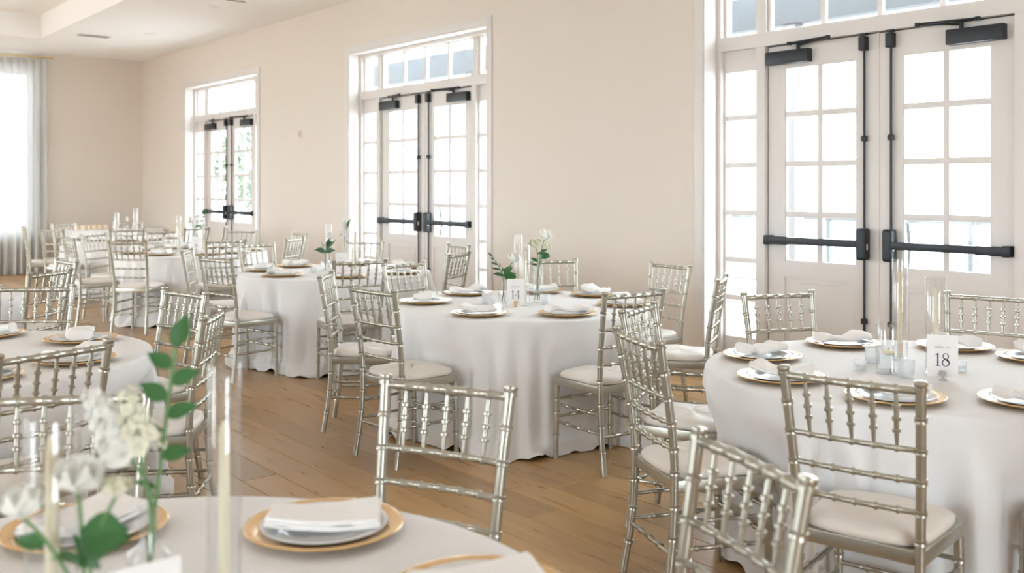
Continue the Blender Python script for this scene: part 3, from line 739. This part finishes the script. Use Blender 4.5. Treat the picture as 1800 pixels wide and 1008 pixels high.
# ------------------------------------------------------------------ place settings
charger = MB().lathe([(0,.004),(.100,.004),(.112,.006),(.120,.012),(.150,.0195),(.160,.0215),(.1645,.0215),(.166,.0195),(.163,.0175),(.122,.008),(.110,.0005),(.0,.0)], 56, cap=False).mesh('charger_plate', 'gold', 60)
plate = MB().lathe([(0,.0045),(.076,.0045),(.088,.008),(.096,.0135),(.122,.0175),(.1315,.020),(.134,.0195),(.1335,.0175),(.122,.0145),(.095,.009),(.086,.003),(.076,.0005),(0,.0005)], 56, cap=False).mesh('dinner_plate', 'china', 60)
beads = None
def napkin_mesh(kind, seed):
    rn = random.Random(seed); off = Vector((rn.uniform(0,50), rn.uniform(0,50), 0))
    if kind == 'flat':      # crisp folded rectangle, four layers
        mb = MB()
        for k in range(4):
            L, W = .118-.002*k, .067-.0015*k; z0 = .001+k*.0048
            def top(u, v, z0=z0, L=L, W=W, k=k):
                x, y = (u*2-1)*L, (v*2-1)*W
                z = z0+.010*(x/.118)**2+.006*(y/.067)*(x/.118)+.0035*noise.noise(Vector((x*16, y*16, k))+off)
                return (x+.003*math.sin(k*2), y+.002*math.cos(k*3), z)
            n1, n2 = 16, 9; b = len(mb.v)
            mb.grid(top, n1, n2)
            b2 = len(mb.v); mb.grid(lambda u, v: (lambda q: (q[0], q[1], q[2]+.0052))(top(u, v)), n1, n2)
            def idx(i, j): return i*(n2+1)+j
            rim = [(i, 0) for i in range(n1)]+[(n1, j) for j in range(n2)]+[(i, n2) for i in range(n1, 0, -1)]+[(0, j) for j in range(n2, 0, -1)]
            for a, c in zip(rim, rim[1:]+rim[:1]): mb.f.append((b+idx(*a), b+idx(*c), b2+idx(*c), b2+idx(*a)))
        return mb.mesh('napkin', 'napkin', 50)
    # soft folded strip: loft of flattened, layered sections
    mb = MB(); n, m = 26, 20
    hump = {'hump': lambda u: .020*math.exp(-((u-.2)/.16)**2)+.010*math.exp(-((u-.85)/.14)**2), 'bow': lambda u: .026*(2*abs(u-.5))**2.2, 'roll': lambda u: .030*math.exp(-((u-.93)/.10)**2)+.014*math.exp(-((u-.08)/.12)**2)}[kind]
    for i in range(n+1):
        u = i/n; end = min(1, (min(u, 1-u)/.045)) if 0 < u < 1 else .0
        end = math.sqrt(max(0.03, 1-(1-end)**2)); xc = (u-.5)*.235
        hw = (.054+.006*math.sin(u*7+seed))*(.72+.28*end); th = (.0125+.003*math.sin(u*5+seed*2))*end+.0015
        skew = .012*math.sin(u*3.1+seed)
        for j in range(m):
            a = 2*math.pi*j/m; c, s_ = math.cos(a), math.sin(a)
            y = math.copysign(abs(c)**.6, c)*hw+skew
            z = math.copysign(abs(s_)**.75, s_)*th
            if abs(s_) < .55 and c < 0: y += .004*math.cos(a*6)       # layered fold edge
            p = Vector((xc*40, y*40, seed)); wr = .0035*noise.noise(p*.8+off)+.0022*noise.noise(p*2.0+off)
            crease = -.004*math.exp(-((y-.25*xc-.006)/.006)**2) if s_ > .2 else 0
            zz = th+.0005+hump(u)*(1 if s_ > -.5 else .55)+z+(wr+crease if s_ > -.3 else 0)
            mb.v.append((xc, y, max(.0005, zz)))
    for i in range(n):
        for j in range(m): mb.f.append((i*m+j, (i+1)*m+j, (i+1)*m+(j+1) % m, i*m+(j+1) % m))
    mb.f.append(tuple(range(m))); mb.f.append(tuple(n*m+j for j in range(m))[::-1])
    return mb.mesh('napkin', 'napkin', 60)
NAP = {k: napkin_mesh(k, i+1) for i, k in enumerate(('hump', 'bow', 'roll', 'flat'))}
SET = {'14': [(-64,.62), (-17,.61), (-131,.63), (178,.64), (42,.61), (94,.64), (132,.64)], '18': [(-155,.60), (-109,.62), (149,.61), (-66,.63), (104,.645), (70,.64), (-26,.645)],
       '10': [(-75,.60), (-130,.63), (-174,.63), (-20,.64), (28,.64), (81,.63), (138,.63)], 'L': [(102,.58), (41,.59), (155,.61), (-1,.61)], 'F': [(116,.60), (166,.585), (69,.625)],
       '6': [(-97,.63), (-140,.62), (-52,.62), (176,.62), (130,.62), (-7,.62), (67,.62), (25,.62)], 'Z': [(16,.62), (-150,.62), (-54,.62), (-17,.62), (161,.62), (-98,.62), (60,.62)]}
KIND = {'14': ['bow', 'hump', 'bow', 'hump', 'roll', 'bow', 'bow'], '18': ['roll', 'bow', 'hump', 'bow', 'hump', 'bow', 'roll']}
rn = random.Random(11)
for k, lst in SET.items():
    (cx, cy), R, nm = TAB[k]
    pts = [(cx+r*math.cos(R_(a)), cy+r*math.sin(R_(a))) for a, r in lst]
    for q, ((x, y), s, (a, r)) in enumerate(zip(pts, sectors((cx, cy), pts), lst)):
        o = add('charger_plate', charger, None, (x, y, TZ+.0005)); tag(o, 'gold charger plate at the %s place of %s' % (s, nm), 'plate', 'gold charger plates')
        o = add('dinner_plate', plate, None, (x, y, TZ+.0045), (0, 0, rn.uniform(0, 6))); tag(o, 'pale grey plate at the %s place of %s' % (s, nm), 'plate', 'dinner plates')
        kd = 'flat' if k == 'F' else KIND[k][q % 7] if k in KIND else ('hump', 'bow', 'roll')[q % 3]
        rot = R_(a+90)+rn.uniform(-.5, .5)
        if k == 'F': rot = R_((58, 118, 70)[q])
        o = add('napkin', NAP[kd], None, (x, y, TZ+(.0225 if kd == 'flat' else .0095)), (0, 0, rot), 1.0)
        if kd != 'flat': o.location.z = TZ+.0215
        tag(o, 'folded white napkin at the %s place of %s' % (s, nm), 'napkin', 'white napkins')

# ------------------------------------------------------------------ centrepieces
def cylinder(x, y, r, h, lab, candle=None, ct=None, grp='glass candle cylinders'):
    o = add('glass_cylinder', MB().lathe([(0,.001),(r*.97,.001),(r,.004),(r,h-.002),(r-.001,h),(r-.003,h-.002),(r-.003,.012),(0,.012)], 36, cap=False).mesh('glass_cylinder', 'glass', 40), None, (x, y, TZ+.0005))
    tag(o, lab, 'vase', grp)
    if candle:
        t = thing('taper_candle', '%s taper candle inside the %s' % ('peach' if candle == 'peach' else 'ivory', lab), 'candle', (x, y, TZ+.013), 0, 'taper candles')
        add('wax', MB().lathe([(0,0),(.0115,0),(.0115,.02),(.0095,ct*.9),(.0075,ct-.012),(.003,ct),(0,ct+.001)], 18, cap=False).mesh('wax', candle, 40), t)
        add('wick', MB().tube([(0,0,ct-.002),(.001,0,ct+.008)], .0012, 6).mesh('wick', 'wick'), t)
def votive(x, y, r, h, lab):
    t = thing('votive', lab, 'candle holder', (x, y, TZ+.0005), 0, 'votive holders')
    add('cup', MB().lathe([(0,.001),(r*.86,.001),(r*.9,.004),(r,h-.002),(r-.001,h),(r-.003,h-.002),(r*.86,.010),(0,.010)], 26, cap=False).mesh('cup', 'votive', 40), t)
    add('tea_light', MB().lathe([(0,.0105),(r*.72,.0105),(r*.72,.024),(r*.68,.026),(0,.025)], 20, cap=False).mesh('tea_light', 'chip', 40), t)
def bud_vase(x, y, h, r, nr, lab, square=False):
    pf = [(0,.001),(r*.95,.001),(r,.005),(r,h*.50),(r*.93,h*.56),(nr*1.1,h*.66),(nr,h*.72),(nr,h*.96),(nr*1.15,h),(nr*.9,h*.985),(nr*.82,h*.72),(r*.85,h*.54),(r-.004,h*.48),(r-.005,.012),(0,.012)]
    if square: pf = [(0,.001),(r*.80,.001),(r*.82,.005),(r,h*.62),(r*.96,h*.66),(nr*1.25,h*.70),(nr,h*.73),(nr,h*.96),(nr*1.15,h),(nr*.9,h*.985),(nr*.82,h*.73),(r*.85,h*.62),(r*.72,.012),(0,.012)]
    o = add('bud_vase', MB().lathe(pf, 28, cap=False).mesh('bud_vase', 'glass', 50), None, (x, y, TZ+.0005)); tag(o, lab, 'vase', 'glass bud vases')
LEAF = {}; LR = random.Random(4)
def leaf_mesh(m, asp):
    def fn(u, v):
        wd = math.sin(math.pi*min(1, u*1.02)**.8)*asp; y = (v*2-1)*wd
        return (u, y, .10*u*u*-1+abs(v*2-1)*.10*asp*2+.05*math.sin(u*3))
    return MB().grid(fn, 8, 4).mesh('leaf', m, 180)
for m in ('leaf', 'dleaf'): LEAF[m] = leaf_mesh(m, .25); LEAF[m+'n'] = leaf_mesh(m, .13)
LEAF['leafr'] = leaf_mesh('leaf', .42); LEAF['fleaf'] = leaf_mesh('leaf', .27)
def rose_mesh(m, seed, openness=1.0):
    rn = random.Random(seed); mb = MB()
    for lay, (n, r, h, tilt) in enumerate(((3,.20,1.12,-.10),(4,.34,1.10,.0),(5,.47,1.05,.08),(6,.60,.98,.20),(7,.74,.86,.42))):
        for q in range(n):
            a0 = 2*math.pi*(q/n)+lay*.7+rn.uniform(-.15,.15); span = 2*math.pi/n*.78
            def fn(u, v, a0=a0, r=r, h=h, tilt=tilt, span=span):
                a = a0+(u-.5)*span*(1+.3*v); top = 1-.45*(abs(u-.5)*2)**2.4
                z = v*h*top; rr = r*(.30+.70*math.sin(min(1, v*1.25)*math.pi/2))+tilt*openness*.45*v**3
                return (rr*math.cos(a), rr*math.sin(a), z-.05*(v**6)*openness*(1+tilt*3))
            mb.grid(fn, 6, 6)
    mb.lathe([(.02,-.12),(.16,-.06),(.26,.06),(.18,.12)], 10)
    return mb.mesh('bloom', m, 180)
def stock_mesh(m, seed, n=34):
    rn = random.Random(seed); mb = MB()
    for k in range(n):
        t = k/n; a = k*2.4; rr = .52*(1-t*.72); c = Vector((rr*math.cos(a), rr*math.sin(a), t*2.0)); nrm = Vector((math.cos(a), math.sin(a), .35+t)).normalized()
        e1 = nrm.orthogonal().normalized(); e2 = nrm.cross(e1); s = .36*(1-t*.55)
        for p in range(5):
            b = p*1.2566+rn.uniform(-.2,.2)
            def fn(u, v, b=b, c=c, nrm=nrm, e1=e1, e2=e2, s=s):
                r = s*v; aa = b+(u-.5)*1.35*(.35+.65*math.sin(v*2.4)); return c+(e1*math.cos(aa)+e2*math.sin(aa))*r+nrm*(s*.35*math.sin(v*2.2)+.03*math.sin(u*9+p))
            mb.grid(fn, 3, 3)
    return mb.mesh('bloom', m, 180)
ROSE = rose_mesh('petal', 1, .35); ROSE2 = rose_mesh('cream', 2, .8); STOCK = stock_mesh('petal', 3); STOCK2 = stock_mesh('cream', 4, 22)
def stem_thing(name, base, pts, bloom, bs, lab, leaves=(), r=.0028, tilt=(0,0)):
    """base = vase position; pts = offsets above the table; leaves = (t, azimuth, elevation, length, kind)"""
    t = thing(name, lab, 'flower' if bloom else 'greenery', (base[0], base[1], TZ+.016), 0, 'flowers and greenery')
    P = catmull(pts, 5); add('stem', MB().tube(P, r, 6).mesh('stem', 'stem', 60), t)
    if bloom: add('bloom', bloom, t, P[-1], (tilt[0], tilt[1], 1.0), bs)
    tot = sum((P[i+1]-P[i]).length for i in range(len(P)-1))
    for (tt, az, el, ln, kd) in leaves:
        add('leaf', LEAF[kd], t, along(P, tot*tt), (LR.choice((-1, 1))*LR.uniform(.75, 1.35), -el, az), ln)
    return t
def digit(ch):
    mb = MB()
    def rib(pts, w):
        n = len(pts); w = w if hasattr(w, '__len__') else [w]*n; b = len(mb.v)
        for i, p in enumerate(pts):
            a, c = pts[max(0, i-1)], pts[min(n-1, i+1)]; dx, dy = c[0]-a[0], c[1]-a[1]; l = math.hypot(dx, dy) or 1; nx, ny = -dy/l, dx/l
            mb.v += [(p[0]+nx*w[i]/2, p[1]+ny*w[i]/2, 0), (p[0]-nx*w[i]/2, p[1]-ny*w[i]/2, 0)]
        for i in range(n-1): mb.f.append((b+2*i, b+2*i+1, b+2*i+3, b+2*i+2))
    def ell(cx, cy, rx, ry, a0=0, a1=2*math.pi, n=32, thin=.035, thick=.095, ph=0):
        A = [a0+(a1-a0)*i/n for i in range(n+1)]; rib([(cx+rx*math.cos(a), cy+ry*math.sin(a)) for a in A], [thin+(thick-thin)*abs(math.cos(a+ph)) for a in A])
    if ch == '1': rib([(.20,0),(.20,.98)], .095); rib([(.04,.018),(.36,.018)], .036); rib([(.03,.83),(.12,.87),(.20,.965)], .045); return mb, .46
    if ch == '4': rib([(.44,.99),(.03,.31)], .045); rib([(.02,.31),(.60,.31)], .05); rib([(.43,0),(.43,.99)], .092); rib([(.30,.018),(.56,.018)], .036); return mb, .66
    if ch == '8': ell(.29,.75,.185,.225,thin=.035,thick=.07); ell(.29,.27,.235,.26,thin=.035,thick=.085); rib([(.14,.64),(.29,.51),(.45,.37)], [.06,.085,.06]); return mb, .60
    if ch == '0': ell(.30,.49,.235,.47); return mb, .62
    if ch == '6': ell(.29,.29,.225,.275); rib([(.07,.30),(.08,.48),(.16,.68),(.30,.86),(.48,.97)], [.09,.09,.08,.06,.035]); return mb, .58
    return mb, .3
def text_mesh(s, size, m):
    c = bpy.data.curves.new('caption', 'FONT'); c.body = s; c.size = size; c.shear = .35; c.align_x = 'CENTER'; c.resolution_u = 2; c.space_character = 1.08
    o = bpy.data.objects.new('tmp', c); COL.objects.link(o)
    me = bpy.data.meshes.new_from_object(o.evaluated_get(bpy.context.evaluated_depsgraph_get())); bpy.data.objects.remove(o)
    me.name = 'caption'; me.materials.clear(); me.materials.append(M[m]); return me
CAPTION = text_mesh('table no.', .0150, 'greyink')
def number_card(x, y, num, face, hm, lab, zb=.012, flip=False):
    """upright card, its printed side turned to azimuth `face`"""
    t = thing('table_number_card', lab, 'sign', (x, y, TZ+zb), face, 'table number cards')
    add('card', MB().box(-.054, .054, -.0008, .0008, 0, .158).mesh('card', 'card'), t)
    if num:
        mb = MB(); xo = 0; S = .050
        for ch in num:
            g, ad = digit(ch); b = len(mb.v); mb.v += [((vx+xo)*S, vy*S, 0) for vx, vy, _ in g.v]; mb.f += [tuple(b+i for i in q) for q in g.f]; xo += ad
        add('number', mb.mesh('number', 'ink'), t, (-xo*S/2, -.0014, .040), (R_(90), 0, 0))
        add('caption', CAPTION, t, (0, -.0014, .108), (R_(90), 0, 0))
    h = thing('card_holder', 'small %s pedestal clip holding the %s' % ('gold' if hm == 'gold' else 'silver', lab), 'card holder', (x, y, TZ+.0005), face, 'card holders')
    add('base', MB().lathe([(0,0),(.016,0),(.015,.003),(.006,.010),(.003,.014),(.003,.018),(0,.018)], 18, cap=False).mesh('base', hm, 40), h, (0, -.010, 0))
    add('stem', MB().tube([(0,-.010,.016),(0,-.006,.024)], .0032, 8).mesh('stem', hm, 40), h)
    add('clip', MB().box(-.012, .012, -.0075, -.0022, .020, .036).mesh('clip', hm, 40, .0018), h)
def face_cam(x, y, d=0): return math.atan2(-y, -x)+math.pi/2+R_(d)

# table 14
cylinder(-4.927, 3.993, .0285, .425, 'taller glass cylinder behind card 14', 'peach', .355)
cylinder(-4.715, 3.871, .034, .375, 'shorter glass cylinder right of card 14', 'candle', .325)
bud_vase(-4.887, 3.846, .155, .036, .012, 'small glass bud vase left of card 14')
bud_vase(-4.803, 4.049, .255, .038, .015, 'tall glass bud vase with roses right of card 14', True)
votive(-4.890, 3.746, .026, .035, 'low clear votive on the left of card 14'); votive(-4.679, 4.009, .033, .065, 'tall frosted votive right of card 14'); votive(-4.98, 3.78, .03, .06, 'frosted votive behind the small bud vase at card 14')
number_card(-4.700, 3.790, '14', face_cam(-4.7, 3.79, -8), 'gold', 'white number card reading 14 on the centre table')
def off(r, u=0.0, f=0.0): return (RT.x*r+FW.x*f, RT.y*r+FW.y*f, u)   # r to the right, f away, u up
B = (-4.887, 3.846)
stem_thing('white_rose', B, [off(-.012,0), off(-.002,.08), off(.0,.15), off(.03,.21), off(.055,.245)], ROSE, .053, 'single white rose in the small vase left of card 14',
           [(.62,1.2,.9,.075,'leafr'),(.66,2.6,.5,.06,'leaf'),(.6,.5,.25,.085,'leaf'),(.58,.9,.0,.08,'leafr'),(.72,.95,.55,.05,'leaf'),(.6,-1.8,.3,.06,'leaf')], tilt=(.1,.25))
stem_thing('ruscus_sprig', B, [off(0,0), off(-.004,.09), off(-.012,.16), off(-.035,.22), off(-.075,.275)], None, 0, 'dark leafy sprig in the small vase left of card 14',
           [(.62+.055*k, (3.9 if k % 2 else 2.2)+.1*k, .45+.05*k if k % 2 == 0 else .1+.1*k, .062-.003*k, 'dleafn') for k in range(8)]+[(1,3.2,.7,.05,'dleafn'),(.55,4.4,.2,.06,'dleaf')])
B = (-4.803, 4.049)
stem_thing('white_rose', B, [off(-.02,0), off(.0,.11), off(.006,.2), off(.02,.30), off(.045,.385)], ROSE, .057, 'large white rose at the top of the tall vase right of card 14',
           [(.74,.9,.1,.055,'leaf'),(.78,1.4,.3,.05,'leaf'),(.6,2.6,.6,.05,'dleaf'),(.66,1.9,.6,.06,'leaf')], tilt=(.15,.3))
stem_thing('cream_rose', B, [off(.012,0), off(.002,.12), off(-.002,.2), off(.0,.28), off(-.012,.335)], ROSE2, .050, 'cream rose below the large white rose beside card 14',
           [(.72,4.0,.5,.05,'leaf'),(.65,3.6,.1,.04,'dleaf'),(.86,.6,.3,.04,'leaf')], tilt=(.3,-.3))
stem_thing('small_bud', B, [off(.0,0), off(.004,.12), off(.01,.2), off(.03,.28), off(.055,.325)], ROSE2, .034, 'small white bud right of the cream rose beside card 14', [(.8,.6,.2,.06,'leaf'),(.86,1.1,.0,.05,'leaf')], tilt=(.3,.5))
# table 18
cylinder(-2.250, 3.889, .031, .425, 'taller glass cylinder above the short water vase', 'peach', .36); cylinder(-2.011, 3.738, .039, .375, 'shorter glass cylinder behind card 18', 'candle', .325)
cylinder(-2.120, 3.582, .048, .198, 'short glass vase half filled with water', grp='water vases')
tag(add('water', MB().lathe([(0,.0005),(.0442,.0005),(.0442,.062),(0,.062)], 32, cap=False).mesh('water', 'water', 40), None, (-2.120, 3.582, TZ+.013)), 'clear water in the short glass vase on table 18', 'water')
votive(-2.230, 3.561, .028, .037, 'low clear votive farthest left of card 18'); votive(-2.292, 3.750, .032, .065, 'frosted votive behind the short water vase on table 18')
votive(-2.033, 3.562, .031, .065, 'frosted votive between the water vase and card 18'); votive(-1.971, 3.846, .028, .037, 'low clear votive right of card 18')
fl = thing('floating_candle', 'small cream floating candle seen through the short water vase', 'candle', (-2.120, 3.582, TZ+.0755)); add('wax', MB().lathe([(0,0),(.018,0),(.024,.008),(.02,.016),(0,.018)], 16, cap=False).mesh('wax', 'candle', 40), fl); add('wick', MB().tube([(0,0,.016),(0,0,.024)], .0012, 6).mesh('wick', 'wick'), fl)
number_card(-1.922, 3.622, '18', face_cam(-1.92, 3.62, 4), 'holder', 'white number card reading 18 beside the short water vase')
# table 10
cylinder(-7.86, 4.22, .030, .40, 'taller glass cylinder left of card 10', 'candle', .33); cylinder(-7.60, 4.335, .028, .36, 'slim glass cylinder right of card 10', 'peach', .325)
bud_vase(-7.72, 4.112, .15, .040, .013, 'round glass bud vase with leafy sprig on table 10'); bud_vase(-7.66, 4.27, .21, .034, .014, 'tall glass bud vase behind card 10', True)
votive(-7.681, 3.978, .028, .036, 'low clear votive left of the round bud vase on table 10')
number_card(-7.49, 4.145, '10', face_cam(-7.49, 4.145), 'gold', 'white table number card reading 10 behind a chair back')
B = (-7.72, 4.112)
stem_thing('white_rose', B, [off(.0,0), off(.004,.08), off(.004,.15), off(.02,.22), off(.03,.27)], ROSE, .044, 'white flower among dark leaves on table 10',
           [(.6,2.9,.5,.10,'dleaf'),(.55,3.6,.15,.12,'dleaf'),(.58,.4,.1,.10,'dleaf'),(.62,1.3,1.0,.12,'dleafn'),(.66,1.0,.8,.11,'dleaf'),(.7,1.2,1.1,.10,'dleaf')], tilt=(.2,.2))
stem_thing('white_rose', B, [off(.0,0), off(-.004,.08), off(-.01,.15), off(-.025,.2), off(-.032,.245)], STOCK2, .020, 'small white flower on the left of the round vase on table 10')
stem_thing('white_rose', B, [off(.0,0), off(.002,.08), off(.01,.15), off(.04,.2), off(.06,.24)], ROSE, .028, 'small white flower on the right of the round vase on table 10')
B = (-7.66, 4.27)
stem_thing('stock_flower', B, [off(.0,0), off(.0,.12), off(-.002,.2), off(-.006,.30)], STOCK, .062, 'tall white stock flower spike above card 10', [(.98,2.6,.7,.05,'leafn'),(1,.8,1.2,.16,'leafn')])
# table 6
cylinder(-11.06, 4.06, .030, .40, 'left glass cylinder on table 6', 'candle', .33); cylinder(-10.97, 4.30, .030, .36, 'right glass cylinder on table 6', 'candle', .31)
bud_vase(-11.15, 4.10, .21, .034, .014, 'slim bud vase with two small buds on table 6'); bud_vase(-11.05, 4.27, .23, .036, .015, 'bud vase with white blooms on table 6', True)
votive(-11.20, 4.02, .028, .036, 'low votive left of the bud vases on table 6')
number_card(-10.90, 4.20, '6', face_cam(-10.9, 4.2), 'gold', 'small distant white number card reading 6')
B = (-11.15, 4.10)
for dx, h, lb in ((-.03, .31, 'left'), (.012, .325, 'right')): stem_thing('small_bud', B, [off(0,0), off(.002,.1), off(dx*.4,.2), off(dx,h)], STOCK2, .018, '%s one of two tiny buds left of card 6' % lb, [(.98,1.2,.6,.03,'leafn')])
B = (-11.05, 4.27)
stem_thing('stock_flower', B, [off(0,0), off(-.01,.12), off(-.04,.22), off(-.08,.30)], STOCK, .040, 'white bloom leaning left above card 6'); stem_thing('stock_flower', B, [off(0,0), off(-.002,.12), off(-.02,.2), off(-.03,.27)], STOCK, .045, 'white bloom directly above card 6')
stem_thing('white_rose', B, [off(0,0), off(0,.12), off(.0,.24), off(-.0,.36)], ROSE, .035, 'topmost white rose above card 6')
stem_thing('leafy_sprig', B, [off(0,0), off(.004,.12), off(.02,.22), off(.03,.30), off(.055,.40)], None, 0, 'bright green sprig right of the blooms above card 6', [(.6,1.0,.5,.08,'leafr'),(.66,.2,.2,.08,'leaf'),(.64,3.6,.2,.06,'leafr'),(.78,.8,.6,.05,'leaf'),(.9,.9,.4,.05,'leaf'),(1,.9,.9,.07,'leafr')])
# farthest table and buffet
cylinder(-14.17, 4.33, .034, .37, 'left glass cylinder on the farthest round table', 'candle', .30); cylinder(-14.16, 4.585, .034, .425, 'right glass cylinder on the farthest round table', 'candle', .36)
bud_vase(-14.09, 4.44, .2, .035, .014, 'bud vase between the cylinders of the farthest round table'); votive(-14.02, 4.52, .03, .06, 'votive on the farthest round table')
stem_thing('stock_flower', (-14.09, 4.44), [off(0,0), off(0,.1), off(.004,.2), off(.008,.24)], STOCK, .032, 'small white flower on the farthest round table')
for k in range(6):
    t = thing('gold_votive', 'small gold votive cup in the row on the buffet table', 'candle holder', (-17.2+.03*(k % 2), 4.62+k*.09, .757), 0, 'gold votives on the buffet')
    add('cup', MB().lathe([(0,.001),(.03,.001),(.036,.075),(.034,.076),(.028,.012),(0,.012)], 18, cap=False).mesh('cup', 'peach', 40), t); add('tea_light', MB().lathe([(0,.0125),(.024,.0125),(.024,.03),(0,.03)], 14, cap=False).mesh('tea_light', 'chip', 40), t)
# foreground table
cylinder(-1.604, .396, .039, .385, 'blurred glass cylinder nearest the left edge in the foreground', 'candle', .345); cylinder(-1.711, .710, .030, .415, 'blurred glass cylinder right of the foreground flowers', 'candle', .30)
bud_vase(-1.614, .544, .22, .034, .015, 'blurred tall bud vase in the middle of the foreground table', True); bud_vase(-1.493, .407, .15, .038, .014, 'blurred small bud vase left of the foreground card')
votive(-1.72, .60, .031, .06, 'blurred votive behind the foreground card')
number_card(-1.50, .50, '', face_cam(-1.5, .5, 200), 'gold', 'blurred blank back of the foreground number card')
B = (-1.614, .544)
stem_thing('stock_flower', B, [off(-.01,0), off(.0,.12), off(.004,.2), off(-.004,.24), off(-.035,.285)], STOCK, .060, 'blurred white stock flower in the tall foreground vase', tilt=(0,-.5))
stem_thing('stock_flower', B, [off(.01,0), off(.002,.12), off(.002,.2), off(-.008,.25), off(-.012,.30)], STOCK2, .050, 'blurred second white flower in the tall foreground vase', tilt=(.2,-.2))
stem_thing('ruscus_sprig', B, [off(.0,0), off(.004,.12), off(.010,.2), off(.026,.33), off(.042,.455)], None, 0, 'blurred green leafy sprig standing tallest in the foreground',
           [(.62,.9,.2,.05,'fleaf'),(.70,3.9,.3,.05,'fleaf'),(.76,.9,.35,.055,'fleaf'),(.82,4.0,.5,.055,'fleaf'),(.88,.9,.4,.052,'fleaf'),(.93,4.0,.55,.05,'fleaf'),(1,1.2,1.25,.06,'fleaf'),(.5,4,.3,.045,'fleaf')], r=.0034)
B = (-1.493, .407)
stem_thing('white_rose', B, [off(.0,0), off(.0,.08), off(.004,.15), off(.0,.24), off(-.004,.285)], ROSE, .042, 'blurred cream-white rose in the small foreground vase', [(.78,.8,-.1,.075,'leafr'),(.70,-.3,.0,.075,'leafr'),(.6,2.0,.2,.06,'leafr'),(.62,3.8,.1,.05,'leafr')], tilt=(.3,.2))
stem_thing('small_bud', B, [off(.0,0), off(.0,.08), off(.01,.15), off(.03,.23), off(.05,.275)], ROSE2, .026, 'blurred small cream flower right of the foreground rose', [(.8,1,.1,.04,'leaf')])
stem_thing('white_rose', B, [off(.0,0), off(-.004,.08), off(-.014,.15), off(-.05,.21), off(-.085,.245)], ROSE, .038, 'blurred white rose left of the foreground candle', [(.8,4,.1,.05,'leaf')])
